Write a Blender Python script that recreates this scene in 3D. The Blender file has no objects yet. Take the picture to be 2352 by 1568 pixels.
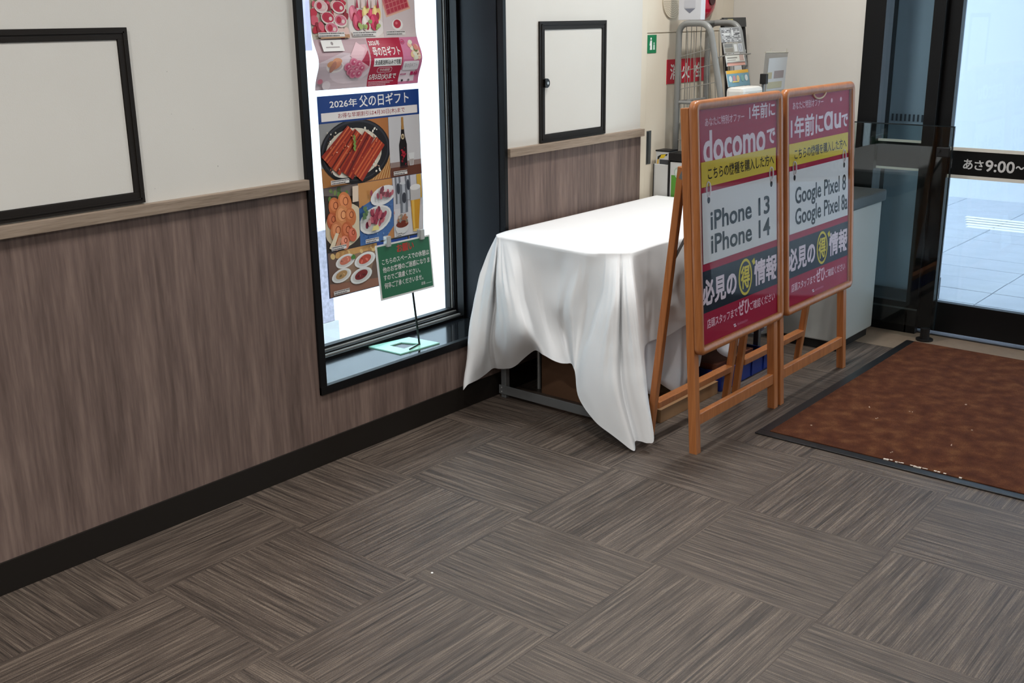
import bpy, bmesh, math, random
import numpy as np
from mathutils import Matrix, Vector

SC = bpy.context.scene
random.seed(7)

# ------------------------------------------------------------------ camera
FPX, YAW, PITCH, ROLL = 2485.57, 0.69941851, 0.29108233, -0.01286874
CAM = Vector((0.0, -2.845, 1.5304))
cy, sy, cp, sp = math.cos(YAW), math.sin(YAW), math.cos(PITCH), math.sin(PITCH)
fw = Vector((cy * cp, sy * cp, -sp)); r0 = Vector((sy, -cy, 0)); u0 = r0.cross(fw)
rr = r0 * math.cos(ROLL) + u0 * math.sin(ROLL); uu = -r0 * math.sin(ROLL) + u0 * math.cos(ROLL)
cam_data = bpy.data.cameras.new('camera')
cam_data.sensor_width = 36.0
cam_data.lens = FPX / 2352 * 36.0
cam_data.clip_start = 0.02
cam = bpy.data.objects.new('camera', cam_data)
m = Matrix((rr, uu, -fw)).transposed().to_4x4(); m.translation = CAM
cam.matrix_world = m
SC.collection.objects.link(cam)
SC.camera = cam

# ------------------------------------------------------------------ overcast sky
world = bpy.data.worlds.new('overcast_sky'); SC.world = world
world.use_nodes = True
bg = world.node_tree.nodes['Background']
bg.inputs[0].default_value = (0.80, 0.90, 1.0, 1)
bg.inputs[1].default_value = 5.5

# ------------------------------------------------------------------ ceiling lamps of the shop
def area_lamp(name, loc, size, power, color, spread=150):
    l = bpy.data.lights.new(name, 'AREA'); l.shape = 'DISK'; l.size = size
    l.energy = power; l.color = color; l.spread = math.radians(spread)
    o = bpy.data.objects.new(name, l); o.location = loc
    SC.collection.objects.link(o)
    return o
LAMPS = [(0.4, -0.85, 19), (1.9, -1.05, 14), (3.45, -0.72, 12), (4.35, -0.80, 15), (-1.7, -1.3, 32),
         (-0.6, -2.9, 24), (1.6, -3.1, 22), (3.4, -3.3, 10), (4.6, -2.4, 6), (-1.7, -3.6, 32)]
for lx, ly, lp in LAMPS:
    area_lamp('downlight', (lx, ly, 2.655), 0.16, lp, (1.0, 0.985, 0.96))

# ------------------------------------------------------------------ exposure
vs = SC.view_settings
vs.view_transform = 'Standard'; vs.look = 'None'; vs.gamma = 1.0
vs.use_curve_mapping = False
vs.exposure = 0.0

# ------------------------------------------------------------------ helpers
def lin(c):
    out = []
    for v in c[:3]:
        v = v / 255.0
        out.append(v / 12.92 if v <= 0.04045 else ((v + 0.055) / 1.055) ** 2.4)
    return (*out, 1.0)

MATS = {}
def M(name, rgb=(128, 128, 128), rough=0.6, metal=0.0, spec=0.5, coat=0.0, var=0.0, vscale=30.0, bump=0.0, bscale=120.0):
    """plain painted / plastic / metal surface, optional faint procedural mottling and relief"""
    if name in MATS: return MATS[name]
    mt = bpy.data.materials.new(name); mt.use_nodes = True
    nt = mt.node_tree; b = nt.nodes['Principled BSDF']
    b.inputs['Base Color'].default_value = lin(rgb)
    b.inputs['Roughness'].default_value = rough
    b.inputs['Metallic'].default_value = metal
    b.inputs['Specular IOR Level'].default_value = spec
    b.inputs['Coat Weight'].default_value = coat
    if var or bump:
        tc = nt.nodes.new('ShaderNodeTexCoord')
        nz = nt.nodes.new('ShaderNodeTexNoise'); nz.inputs['Scale'].default_value = vscale; nz.inputs['Detail'].default_value = 5
        nt.links.new(tc.outputs['Object'], nz.inputs['Vector'])
    if var:
        rp = nt.nodes.new('ShaderNodeValToRGB')
        c = lin(rgb)
        rp.color_ramp.elements[0].color = (*[max(0, v * (1 - var)) for v in c[:3]], 1)
        rp.color_ramp.elements[1].color = (*[min(1, v * (1 + var)) for v in c[:3]], 1)
        rp.color_ramp.elements[0].position = 0.3; rp.color_ramp.elements[1].position = 0.7
        nt.links.new(nz.outputs['Fac'], rp.inputs['Fac'])
        nt.links.new(rp.outputs['Color'], b.inputs['Base Color'])
    if bump:
        n2 = nt.nodes.new('ShaderNodeTexNoise'); n2.inputs['Scale'].default_value = bscale; n2.inputs['Detail'].default_value = 3
        nt.links.new(tc.outputs['Object'], n2.inputs['Vector'])
        bp = nt.nodes.new('ShaderNodeBump'); bp.inputs['Strength'].default_value = bump; bp.inputs['Distance'].default_value = 0.004
        nt.links.new(n2.outputs['Fac'], bp.inputs['Height'])
        nt.links.new(bp.outputs['Normal'], b.inputs['Normal'])
    MATS[name] = mt
    return mt

def pane_mat(name, tint=(255, 255, 255), ior=1.5, rough=0.0, gain=1.0, graze=1.0):
    """clear sheet: straight-through light plus the Fresnel reflection"""
    if name in MATS: return MATS[name]
    mt = bpy.data.materials.new(name); mt.use_nodes = True
    nt = mt.node_tree; nt.nodes.remove(nt.nodes['Principled BSDF'])
    tr = nt.nodes.new('ShaderNodeBsdfTransparent'); tr.inputs[0].default_value = lin(tint)
    gl = nt.nodes.new('ShaderNodeBsdfGlossy'); gl.inputs['Roughness'].default_value = rough
    # Schlick reflectance, the same from both faces of the sheet
    lw = nt.nodes.new('ShaderNodeLayerWeight'); lw.inputs[0].default_value = 0.5
    pw = nt.nodes.new('ShaderNodeMath'); pw.operation = 'POWER'; pw.inputs[1].default_value = 5.0
    f0 = ((ior - 1) / (ior + 1)) ** 2 * gain
    ma = nt.nodes.new('ShaderNodeMath'); ma.operation = 'MULTIPLY_ADD'; ma.inputs[1].default_value = (1 - f0) * graze; ma.inputs[2].default_value = f0
    mx = nt.nodes.new('ShaderNodeMixShader')
    nt.links.new(lw.outputs['Facing'], pw.inputs[0]); nt.links.new(pw.outputs[0], ma.inputs[0]); nt.links.new(ma.outputs[0], mx.inputs[0])
    nt.links.new(tr.outputs[0], mx.inputs[1]); nt.links.new(gl.outputs[0], mx.inputs[2])
    nt.links.new(mx.outputs[0], nt.nodes['Material Output'].inputs[0])
    MATS[name] = mt
    return mt

def streak_mat(name, c_dark, c_mid, c_light, stretch, axis, rough=0.6, fine=1.0, span=(0.34, 0.68), mixf=0.5, bump=0.1, spec=0.3, rand=True, dots=0.0):
    """grain running along one local axis: wood print or carpet yarn"""
    if name in MATS: return MATS[name]
    mt = bpy.data.materials.new(name); mt.use_nodes = True
    nt = mt.node_tree; b = nt.nodes['Principled BSDF']; N = nt.nodes.new; Lk = nt.links.new
    b.inputs['Roughness'].default_value = rough; b.inputs['Specular IOR Level'].default_value = spec
    tc = N('ShaderNodeTexCoord'); oi = N('ShaderNodeObjectInfo')
    off = N('ShaderNodeVectorMath'); off.operation = 'MULTIPLY_ADD'
    rv = N('ShaderNodeCombineXYZ')
    Lk(oi.outputs['Random'], rv.inputs[0]); Lk(oi.outputs['Random'], rv.inputs[1]); Lk(oi.outputs['Random'], rv.inputs[2])
    sc = N('ShaderNodeVectorMath'); sc.operation = 'SCALE'; sc.inputs['Scale'].default_value = 37.0 if rand else 0.0
    Lk(rv.outputs[0], sc.inputs[0])
    ad = N('ShaderNodeVectorMath'); ad.operation = 'ADD'
    Lk(tc.outputs['Object'], ad.inputs[0]); Lk(sc.outputs[0], ad.inputs[1])
    nt.nodes.remove(off)
    def noise(mul, detail, rg=0.55):
        mp = N('ShaderNodeMapping')
        s = [stretch[0] * mul] * 3; s[axis] = stretch[1] * mul
        mp.inputs['Scale'].default_value = s
        Lk(ad.outputs[0], mp.inputs['Vector'])
        n = N('ShaderNodeTexNoise'); n.inputs['Scale'].default_value = 1; n.inputs['Detail'].default_value = detail; n.inputs['Roughness'].default_value = rg
        Lk(mp.outputs[0], n.inputs['Vector'])
        return n
    n1 = noise(1.0, 4); n2 = noise(4.0 * fine, 3, 0.65)
    mxn = N('ShaderNodeMix'); mxn.data_type = 'FLOAT'; mxn.inputs[0].default_value = mixf
    Lk(n1.outputs['Fac'], mxn.inputs[2]); Lk(n2.outputs['Fac'], mxn.inputs[3])
    rp = N('ShaderNodeValToRGB'); e = rp.color_ramp.elements
    e[0].position = span[0]; e[0].color = lin(c_dark)
    e[1].position = span[1]; e[1].color = lin(c_light)
    k = e.new(0.5); k.color = lin(c_mid)
    Lk(mxn.outputs[0], rp.inputs['Fac'])
    col = rp.outputs['Color']
    if dots:
        vo = N('ShaderNodeTexNoise'); vo.inputs['Scale'].default_value = 420; vo.inputs['Detail'].default_value = 1
        Lk(ad.outputs[0], vo.inputs['Vector'])
        mr = N('ShaderNodeMapRange'); mr.inputs[1].default_value = 0.3; mr.inputs[2].default_value = 0.7
        mr.inputs[3].default_value = 1 - dots; mr.inputs[4].default_value = 1 + dots
        Lk(vo.outputs['Fac'], mr.inputs[0])
        ml = N('ShaderNodeVectorMath'); ml.operation = 'SCALE'
        Lk(col, ml.inputs[0]); Lk(mr.outputs[0], ml.inputs['Scale'])
        col = ml.outputs[0]
    Lk(col, b.inputs['Base Color'])
    if bump:
        bp = N('ShaderNodeBump'); bp.inputs['Strength'].default_value = bump; bp.inputs['Distance'].default_value = 0.003
        Lk(mxn.outputs[0], bp.inputs['Height']); Lk(bp.outputs['Normal'], b.inputs['Normal'])
    MATS[name] = mt
    return mt

def link(o): SC.collection.objects.link(o); return o

def thing(name, label, cat, loc, group=None):
    o = bpy.data.objects.new(name, None); o.empty_display_size = 0.1
    o.location = loc; link(o)
    o['label'] = label; o['category'] = cat
    if group: o['group'] = group
    return o

def root_loc(o):
    while o.parent: o = o.parent
    return Vector(o.location)

def finish(o, parent):
    link(o)
    if parent is not None:
        o.parent = parent
        if parent.type == 'EMPTY' or parent.parent is None:
            o.matrix_parent_inverse = Matrix.Translation(-Vector(parent.location))
    return o

def obj(name, bm, mat, parent=None, smooth=False, label=None, cat=None, kind=None, group=None):
    me = bpy.data.meshes.new(name)
    bmesh.ops.recalc_face_normals(bm, faces=bm.faces)
    bm.to_mesh(me); bm.free()
    for mm in (mat if isinstance(mat, (list, tuple)) else [mat]): me.materials.append(mm)
    if smooth:
        for p in me.polygons: p.use_smooth = True
    o = bpy.data.objects.new(name, me)
    if label: o['label'] = label
    if cat: o['category'] = cat
    if kind: o['kind'] = kind
    if group: o['group'] = group
    return finish(o, parent)

def bx(bm, x0, x1, y0, y1, z0, z1, bev=0.0, seg=2):
    r = bmesh.ops.create_cube(bm, size=1.0)
    vs_ = r['verts']
    for v in vs_:
        v.co = Vector((x0 + (v.co.x + .5) * (x1 - x0), y0 + (v.co.y + .5) * (y1 - y0), z0 + (v.co.z + .5) * (z1 - z0)))
    if bev:
        es = list({e for v in vs_ for e in v.link_edges})
        bmesh.ops.bevel(bm, geom=es, offset=bev, segments=seg, affect='EDGES', profile=0.6)
    return vs_

def box(name, mat, x0, x1, y0, y1, z0, z1, parent=None, bev=0.0, **k):
    bm = bmesh.new(); bx(bm, min(x0, x1), max(x0, x1), min(y0, y1), max(y0, y1), min(z0, z1), max(z0, z1), bev)
    return obj(name, bm, mat, parent, **k)

def tube(bm, pts, rad, seg=10, closed=False):
    pts = [Vector(p) for p in pts]; n = len(pts); rings = []
    prev = None
    for i, p in enumerate(pts):
        a = pts[i - 1] if (i > 0 or closed) else p
        b = pts[(i + 1) % n] if (i < n - 1 or closed) else p
        t = (b - a).normalized()
        if prev is None:
            ref = Vector((0, 0, 1)) if abs(t.z) < 0.9 else Vector((1, 0, 0))
            nrm = t.cross(ref).normalized()
        else:
            nrm = (prev - t * prev.dot(t)).normalized()
        prev = nrm; bn = t.cross(nrm)
        rings.append([bm.verts.new(p + (nrm * math.cos(2 * math.pi * k / seg) + bn * math.sin(2 * math.pi * k / seg)) * rad) for k in range(seg)])
    for i in range(n if closed else n - 1):
        A, B = rings[i], rings[(i + 1) % n]
        for k in range(seg):
            bm.faces.new((A[k], A[(k + 1) % seg], B[(k + 1) % seg], B[k]))
    if not closed:
        bm.faces.new(rings[0][::-1]); bm.faces.new(rings[-1])

def arc_path(pts, rad, n=5):
    """round the corners of a polyline"""
    pts = [Vector(p) for p in pts]; out = [pts[0]]
    for i in range(1, len(pts) - 1):
        p = pts[i]; a = (pts[i - 1] - p).normalized(); b = (pts[i + 1] - p).normalized()
        s, e = p + a * rad, p + b * rad
        for k in range(n + 1):
            t = k / n; out.append(s * (1 - t) ** 2 + p * 2 * t * (1 - t) + e * t * t)
    out.append(pts[-1])
    return out

def cyl(bm, c, axis, rad, h, seg=24):
    r = bmesh.ops.create_cone(bm, cap_ends=True, cap_tris=False, segments=seg, radius1=rad, radius2=rad, depth=h)
    q = Vector((0, 0, 1)).rotation_difference(Vector(axis)).to_matrix()
    for v in r['verts']: v.co = q @ v.co + Vector(c)
    return r['verts']

# ---- flat print: polygons and lettering in (u, v), laid on a surface given by fn(u, v, h)
_TXT = {}
def text_polys(s, bold=0.0):
    if (s, bold) in _TXT: return _TXT[(s, bold)]
    cu = bpy.data.curves.new('lettering', 'FONT'); cu.body = s; cu.size = 1.0; cu.offset = bold; cu.resolution_u = 3
    o = bpy.data.objects.new('lettering', cu); link(o)
    me = bpy.data.meshes.new_from_object(o.evaluated_get(bpy.context.evaluated_depsgraph_get()))
    vs_ = [(v.co.x, v.co.y) for v in me.vertices]; fs = [tuple(p.vertices) for p in me.polygons]
    bpy.data.objects.remove(o); bpy.data.curves.remove(cu); bpy.data.meshes.remove(me)
    xs = [v[0] for v in vs_]; ys = [v[1] for v in vs_]
    x0, x1, y0, y1 = min(xs), max(xs), min(ys), max(ys)
    vs_ = [((a - x0) / (x1 - x0), (b - y0) / (y1 - y0)) for a, b in vs_]
    _TXT[(s, bold)] = (vs_, fs)
    return _TXT[(s, bold)]

class Print:
    def __init__(self, fn, parent, cut=0.0, step=0.00018, base=0.0004, rough=0.45, spec=0.4):
        self.fn, self.parent, self.cut, self.step, self.base, self.rough, self.spec = fn, parent, cut, step, base, rough, spec
        self.parts = []
    def part(self, name, label=None, parent=None, lift=0):
        self.bm = bmesh.new(); self.mats = []; self.layer = lift; self.cur = (name, label, parent)
        return self
    def _slot(self, rgb):
        mt = M('ink_%d_%d_%d_r%d' % (*rgb, int(self.rough * 100)), rgb, self.rough, spec=self.spec)
        if mt not in self.mats: self.mats.append(mt)
        return self.mats.index(mt)
    def poly(self, pts, rgb):
        s = self._slot(rgb); h = self.base + self.step * self.layer; self.layer += 1
        vs_ = [self.bm.verts.new((p[0], p[1], h)) for p in pts]
        f = self.bm.faces.new(vs_); f.material_index = s
        return self
    def rect(self, u0, u1, v0, v1, rgb): return self.poly([(u0, v0), (u1, v0), (u1, v1), (u0, v1)], rgb)
    def rrect(self, u0, u1, v0, v1, r, rgb):
        pts = []
        for cx_, cy_, a in ((u1 - r, v1 - r, 0), (u0 + r, v1 - r, 90), (u0 + r, v0 + r, 180), (u1 - r, v0 + r, 270)):
            for k in range(5):
                t = math.radians(a + k * 22.5); pts.append((cx_ + r * math.cos(t), cy_ + r * math.sin(t)))
        return self.poly(pts, rgb)
    def ell(self, u, v, a, b, rgb, rot=0.0, n=20, t0=0, t1=360):
        c, s = math.cos(math.radians(rot)), math.sin(math.radians(rot)); pts = []
        full = (t1 - t0) >= 360
        for k in range(n if full else n + 1):
            t = math.radians(t0 + (t1 - t0) * k / n)
            x, y = a * math.cos(t), b * math.sin(t)
            pts.append((u + x * c - y * s, v + x * s + y * c))
        return self.poly(pts, rgb)
    def ring(self, u, v, a, b, w, rgb, n=28):
        s = self._slot(rgb); h = self.base + self.step * self.layer; self.layer += 1
        o = [self.bm.verts.new((u + a * math.cos(2 * math.pi * k / n), v + b * math.sin(2 * math.pi * k / n), h)) for k in range(n)]
        i = [self.bm.verts.new((u + (a - w) * math.cos(2 * math.pi * k / n), v + (b - w) * math.sin(2 * math.pi * k / n), h)) for k in range(n)]
        for k in range(n):
            f = self.bm.faces.new((o[k], o[(k + 1) % n], i[(k + 1) % n], i[k])); f.material_index = s
        return self
    def text(self, s_, u0, u1, v0, v1, rgb, bold=0.0):
        s = self._slot(rgb); h = self.base + self.step * self.layer; self.layer += 1
        vs_, fs = text_polys(s_, min(bold, 0.006))
        em = (u1 - u0) / max(1, sum(.55 if ord(c) < 256 else 1.0 for c in s_)); d = max(0, bold - 0.006) * em
        for (du, dv) in ([(0, 0)] if not d else [(-d, -d), (d, -d), (d, d), (-d, d)]):
            h += 0.00002
            bv = [self.bm.verts.new((u0 + du + a * (u1 - u0), v0 + dv + b * (v1 - v0), h)) for a, b in vs_]
            for f in fs:
                try:
                    q = self.bm.faces.new([bv[i] for i in f]); q.material_index = s
                except ValueError: pass
        return self
    def blobs(self, n, u0, u1, v0, v1, r0, r1, cols, flat=1.0):
        for _ in range(n):
            r = random.uniform(r0, r1)
            self.ell(random.uniform(u0 + r * .6, u1 - r * .6), random.uniform(v0 + r * .6, v1 - r * .6), r, r * flat * random.uniform(.6, 1), random.choice(cols), random.uniform(0, 180), 10)
            self.layer -= 1
            self.layer += .25
        self.layer = math.ceil(self.layer)
        return self
    def done(self, clip=None):
        bm = self.bm
        if clip:
            u0, u1, v0, v1 = clip
            for co, no in (((u0, 0, 0), (-1, 0, 0)), ((u1, 0, 0), (1, 0, 0)), ((0, v0, 0), (0, -1, 0)), ((0, v1, 0), (0, 1, 0))):
                bmesh.ops.bisect_plane(bm, geom=bm.verts[:] + bm.edges[:] + bm.faces[:], plane_co=co, plane_no=no, clear_outer=True)
        if self.cut:
            ys = [v.co.y for v in bm.verts]
            y = math.ceil(min(ys) / self.cut) * self.cut
            while y < max(ys):
                bmesh.ops.bisect_plane(bm, geom=bm.verts[:] + bm.edges[:] + bm.faces[:], plane_co=(0, y, 0), plane_no=(0, 1, 0))
                y += self.cut
        for v in bm.verts: v.co = self.fn(v.co.x, v.co.y, v.co.z)
        name, label, parent = self.cur
        me = bpy.data.meshes.new(name); bm.to_mesh(me); bm.free()
        for mm in self.mats: me.materials.append(mm)
        o = bpy.data.objects.new(name, me)
        if label: o['label'] = label
        return finish(o, parent or self.parent)

# ================================================================== materials
WHITE = M('white_wall_paint', (214, 211, 204), 0.55, spec=0.3, var=0.02, vscale=3, bump=0.05, bscale=260)
CREAM = M('cream_steel', (222, 212, 194), 0.45, spec=0.4, var=0.015, vscale=4)
BLACK = M('black_aluminium', (9, 10, 12), 0.42, spec=0.28)
BROWNBLACK = M('dark_brown_vinyl', (27, 22, 18), 0.55, spec=0.3)
NAVY = M('dark_anodised_reveal', (17, 20, 27), 0.5, spec=0.25)
WOOD = streak_mat('grey_brown_wood_print', (87, 72, 66), (111, 93, 86), (136, 116, 106), (14, 0.9), 2, rough=0.5, fine=1.4, bump=0.03, spec=0.35, rand=True)
RAILM = streak_mat('pale_wood_rail', (126, 110, 95), (146, 129, 113), (160, 143, 127), (60, 3), 0, rough=0.5, bump=0.02, rand=False)
CARPET = streak_mat('woven_carpet', (40, 33, 28), (76, 65, 57), (115, 102, 90), (105, 2.3), 0, rough=0.52, fine=0.75, span=(0.37, 0.65), mixf=0.5, bump=0.3, spec=0.6, rand=True, dots=0.3)
GLASS = pane_mat('window_glass', (246, 252, 252))
CLEAR = pane_mat('clear_film', (250, 250, 250), 1.45, 0.03, 0.25, 0.3)
SMOKE = pane_mat('guard_glass', (232, 238, 237), 1.5)
STEEL = M('grey_steel', (128, 130, 131), 0.4, 0.6)
ALU = M('pale_aluminium', (190, 190, 188), 0.35, 0.5)
BOARDWOOD = streak_mat('orange_wood_foil', (150, 90, 47), (166, 102, 55), (180, 114, 65), (30, 1.5), 2, rough=0.36, bump=0.01, spec=0.5, rand=False)
CLOTH = M('white_tablecloth', (240, 241, 242), 0.8, spec=0.2, bump=0.06, bscale=900)
PAPER = M('white_paper', (232, 232, 230), 0.6)
CARD = M('brown_cardboard', (150, 112, 76), 0.8, var=0.05, vscale=12)
CARDD = M('dark_cardboard', (108, 76, 54), 0.8, var=0.05, vscale=12)
BLACKP = M('black_plastic', (18, 18, 19), 0.45)
SILL = M('polished_black_sill', (22, 25, 28), 0.12, spec=0.8)

# ================================================================== setting
base = box('floor', M('floor_adhesive', (70, 63, 57), 0.9), -2.6, 5.24, -5.4, 0.36, -0.10, -0.006, kind='structure')
tile_bm = bmesh.new(); bx(tile_bm, -0.2498, 0.2498, -0.2498, 0.2498, -0.006, 0.0, 0.0)
tile_me = bpy.data.meshes.new('carpet_tile'); tile_bm.to_mesh(tile_me); tile_bm.free(); tile_me.materials.append(CARPET)
TX, TY = 1.43, -0.333
for i in range(-3, 8):
    for j in range(-7, 1):
        x, y = TX + 0.5 * i + 0.25, TY + 0.5 * j + 0.25
        if x > 5.0 or y > 0.2 or x < -0.3: continue
        o = bpy.data.objects.new('carpet_tile', tile_me); link(o); o.parent = base
        o.location = (x, y, 0)
        # grain turns a quarter from tile to tile
        k = (i + j) % 2
        o.rotation_euler = (0, 0, 0 if k == 0 else math.pi / 2)
        if k == 0 and (i * 7 + j * 3) % 3 == 0: o.rotation_euler.z = math.pi
box('trim_1', M('stone_threshold', (122, 106, 90), 0.6, var=0.08, vscale=25), 4.932, 5.26, -5.4, 0.015, -0.006, 0.0, kind='structure')

# left wall with the window opening
bm = bmesh.new()
bx(bm, -2.6, 2.345, 0, 0.34, 0, 2.7); bx(bm, 3.34, 4.335, 0, 0.34, 0, 2.7)
bx(bm, 2.345, 3.34, 0, 0.34, 0, 0.27); bx(bm, 2.345, 3.34, 0, 0.34, 2.3, 2.7)
wl = obj('wall_left', bm, WHITE, kind='structure')
for (a, b, z1) in ((-2.6, 2.319, 0.995), (2.3195, 3.356, 0.264), (3.3565, 4.333, 0.995)):
    box('wood_panel', WOOD, a, b, -0.006, 0.0, 0.09, z1, wl)
bm = bmesh.new(); rng = random.Random(3)
for (x, z, w_, h_) in ((1.486, 1.298, .006, .0012), (1.49, 1.304, .001, .008), (1.463, 1.312, .002, .002), (1.985, 1.1, .0015, .004), (1.84, 1.27, .002, .001), (1.84, 1.39, .0012, .002), (1.76, 1.06, .002, .001), (1.91, 1.22, .001, .001)):
    bx(bm, x, x + w_, -0.0006, -0.0001, z, z + h_)
obj('scuff_marks', bm, M('scuff_grey', (140, 135, 128), 0.8), wl, kind='stuff')
for n, (a, b) in enumerate(((-2.6, 2.319), (3.356, 4.336))):
    box('trim_%d' % (n + 2), RAILM, a, b, -0.026, 0.0, 0.989, 1.0225, bev=0.0015, kind='structure')
for n, (a, b) in enumerate(((-2.6, 4.336),)):
    box('baseboard_left', BROWNBLACK, a, b, -0.012, 0.0, 0.0, 0.095, bev=0.001, kind='structure')

# window
win = bpy.data.objects.new('window_1', None); win.location = (2.84, 0.1, 0.27); win['kind'] = 'structure'; link(win)
bm = bmesh.new()
bx(bm, 2.319, 2.347, -0.016, 0.02, 0.263, 2.33, .001); bx(bm, 3.337, 3.356, -0.012, 0.02, 0.263, 2.33, .001)
bx(bm, 2.319, 3.356, -0.0165, 0.006, 0.262, 0.292, .001); bx(bm, 2.319, 3.356, -0.016, 0.02, 2.3, 2.33, .001)
obj('casing', bm, BLACK, win)
bm = bmesh.new(); bx(bm, 2.345, 2.349, 0.02, 0.34, 0.29, 2.3); bx(bm, 3.334, 3.34, 0.02, 0.34, 0.29, 2.3); bx(bm, 2.345, 3.34, 0.02, 0.34, 2.296, 2.3)
obj('reveal', bm, NAVY, win)
box('sill', SILL, 2.346, 3.339, 0.006, 0.335, 0.262, 0.288, win)
for (z0, z1, y0, y1, mt) in ((0.288, 0.300, 0.222, 0.236, BLACK), (0.288, 0.306, 0.236, 0.246, ALU), (0.288, 0.312, 0.246, 0.262, BLACK), (0.288, 0.316, 0.262, 0.272, ALU), (0.288, 0.326, 0.272, 0.30, BLACK)):
    box('sash_rail', mt, 2.349, 3.334, y0, y1, z0, z1, win)
for (x0, x1, y0, y1, mt) in ((3.318, 3.334, 0.215, 0.25, BLACK), (3.326, 3.334, 0.25, 0.262, BLACK), (3.320, 3.334, 0.262, 0.267, BLACK), (3.314, 3.334, 0.267, 0.276, BLACK), (3.309, 3.334, 0.276, 0.281, ALU), (3.303, 3.334, 0.281, 0.30, BLACK), (2.349, 2.38, 0.272, 0.30, BLACK)):
    box('sash_stile', mt, x0, x1, y0, y1, 0.288, 2.296, win)
box('pane', GLASS, 2.375, 3.31, 0.2895, 0.2945, 0.31, 2.296, win)

# other walls of the room, ceiling
bm = bmesh.new(); bx(bm, 5.21, 5.4, -0.69, 0.34, 0, 2.7); bx(bm, 5.21, 5.4, -3.4, -0.69, 2.2, 2.7); bx(bm, 5.21, 5.4, -5.4, -3.4, 0, 2.7)
obj('wall_right', bm, WHITE, kind='structure')
GREIGE = M('greige_wall_paint', (158, 154, 148), 0.7)
box('wall_front', GREIGE, -2.6, 5.4, -5.6, -5.4, 0, 2.7, kind='structure')
box('wall_back', GREIGE, -2.8, -2.6, -5.6, 0.34, 0, 2.7, kind='structure')
ceil = box('ceiling', M('ceiling_white', (225, 224, 220), 0.8), -2.8, 5.4, -5.6, 0.34, 2.7, 2.85, kind='structure')
for lx, ly, lp in LAMPS:
    bm = bmesh.new(); cyl(bm, (lx, ly, 2.68), (0, 0, 1), 0.105, 0.04)
    obj('lamp_housing', bm, PAPER, ceil)

# wall hatches
def hatch(x0, x1, z0, z1, latch, label):
    t = thing('wall_hatch', label, 'hatch', ((x0 + x1) / 2, 0, z0))
    w_ = 0.032; bm = bmesh.new()
    bx(bm, x0, x1, -0.009, -0.0005, z1 - w_, z1, .001); bx(bm, x0, x1, -0.009, -0.0005, z0, z0 + w_, .001)
    bx(bm, x0, x0 + w_, -0.009, -0.0005, z0 + w_, z1 - w_, .001); bx(bm, x1 - w_, x1, -0.009, -0.0005, z0 + w_, z1 - w_, .001)
    obj('frame', bm, BROWNBLACK, t)
    bm = bmesh.new(); e = 0.011
    bx(bm, x0 + e, x1 - e, -0.0115, -0.009, z1 - e - .004, z1 - e); bx(bm, x0 + e, x1 - e, -0.0115, -0.009, z0 + e, z0 + e + .004)
    bx(bm, x0 + e, x0 + e + .004, -0.0115, -0.009, z0 + e, z1 - e); bx(bm, x1 - e - .004, x1 - e, -0.0115, -0.009, z0 + e, z1 - e)
    obj('frame_bead', bm, BROWNBLACK, t)
    box('door', WHITE, x0 + w_ + .0015, x1 - w_ - .0015, -0.005, -0.0005, z0 + w_ + .0015, z1 - w_ - .0015, t)
    if latch:
        zc = 1.268; bm = bmesh.new()
        vs_ = cyl(bm, (x0 + w_ - .002, -0.012, zc), (0, 1, 0), 0.019, 0.02)
        bmesh.ops.bisect_plane(bm, geom=bm.verts[:] + bm.edges[:] + bm.faces[:], plane_co=(x0 + w_ * .6, 0, 0), plane_no=(-1, 0, 0), clear_outer=True)
        l = obj('latch', bm, BLACKP, t)
        bm = bmesh.new(); cyl(bm, (x0 + w_ + .003, -0.0225, zc), (0, 1, 0), 0.006, 0.002, 12); obj('keyhole', bm, ALU, l)
hatch(1.25, 1.721, 1.0265, 1.5165, False, 'black-framed white wall hatch at the left edge, above the long wood panel')
hatch(3.572, 4.042, 1.0255, 1.5125, True, 'black-framed white wall hatch with round black latch, above the draped table')

# street outside
pv = box('pavement', M('pavement_base', (226, 228, 231), 0.9), -6, 14, -8, 9, -0.2, -0.032, kind='structure')
SLAB = M('pavement_slab', (188, 194, 206), 0.5, spec=0.4, var=0.06, vscale=5)
pm = bpy.data.meshes.new('paving_slab'); bm = bmesh.new(); bx(bm, -0.147, 0.147, -0.297, 0.297, -0.03, 0, .003, 1); bm.to_mesh(pm); bm.free(); pm.materials.append(SLAB)
for i in range(14):
    for j in range(7):
        o = bpy.data.objects.new('paving_slab', pm); link(o); o.parent = pv
        o.location = (5.56 + 0.3 * i, -2.6 + 0.6 * j, -0.004 - 0.001 * ((i * 5 + j * 3) % 3))
WHITEX = M('exterior_white_render', (236, 240, 244), 0.7, var=0.015, vscale=2)
box('wall_street', M('street_wall_paint', (206, 213, 224), 0.7), 9.75, 9.95, -6, 9, -0.05, 5.0, kind='structure')
box('wall_street_side', WHITEX, -3.0, 9.7, 3.4, 3.6, -0.05, 3.2, kind='structure')
cn = box('added_shade_slab', M('shade_slab_white', (225, 230, 236), 0.7), 5.42, 9.7, -4.5, 1.6, 2.95, 3.1, kind='structure')  # unseen slab added overhead to cut the daylight outside the door
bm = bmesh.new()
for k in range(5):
    bx(bm, 8.24 + .10 * k, 8.295 + .10 * k, -0.95, -0.33 + .035 * k, -0.004, 0.0)  # bright light reflection on the paving, put in as white stripes
obj('painted_reflection', bm, M('reflection_white', (252, 252, 252), 0.5), label='white stripes painted as a light reflection on the pavement outside the glass door', cat='painted reflection')
t = thing('entrance_pillar', 'slate grey pillar outside behind the narrow fixed door pane', 'pillar', (5.9, -0.6, 0))
box('shaft', M('slate_blue_panel', (128, 142, 156), 0.5, var=0.05, vscale=6), 5.62, 6.0, -0.90, -0.685, 0.0, 2.9, t, bev=.004)
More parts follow.
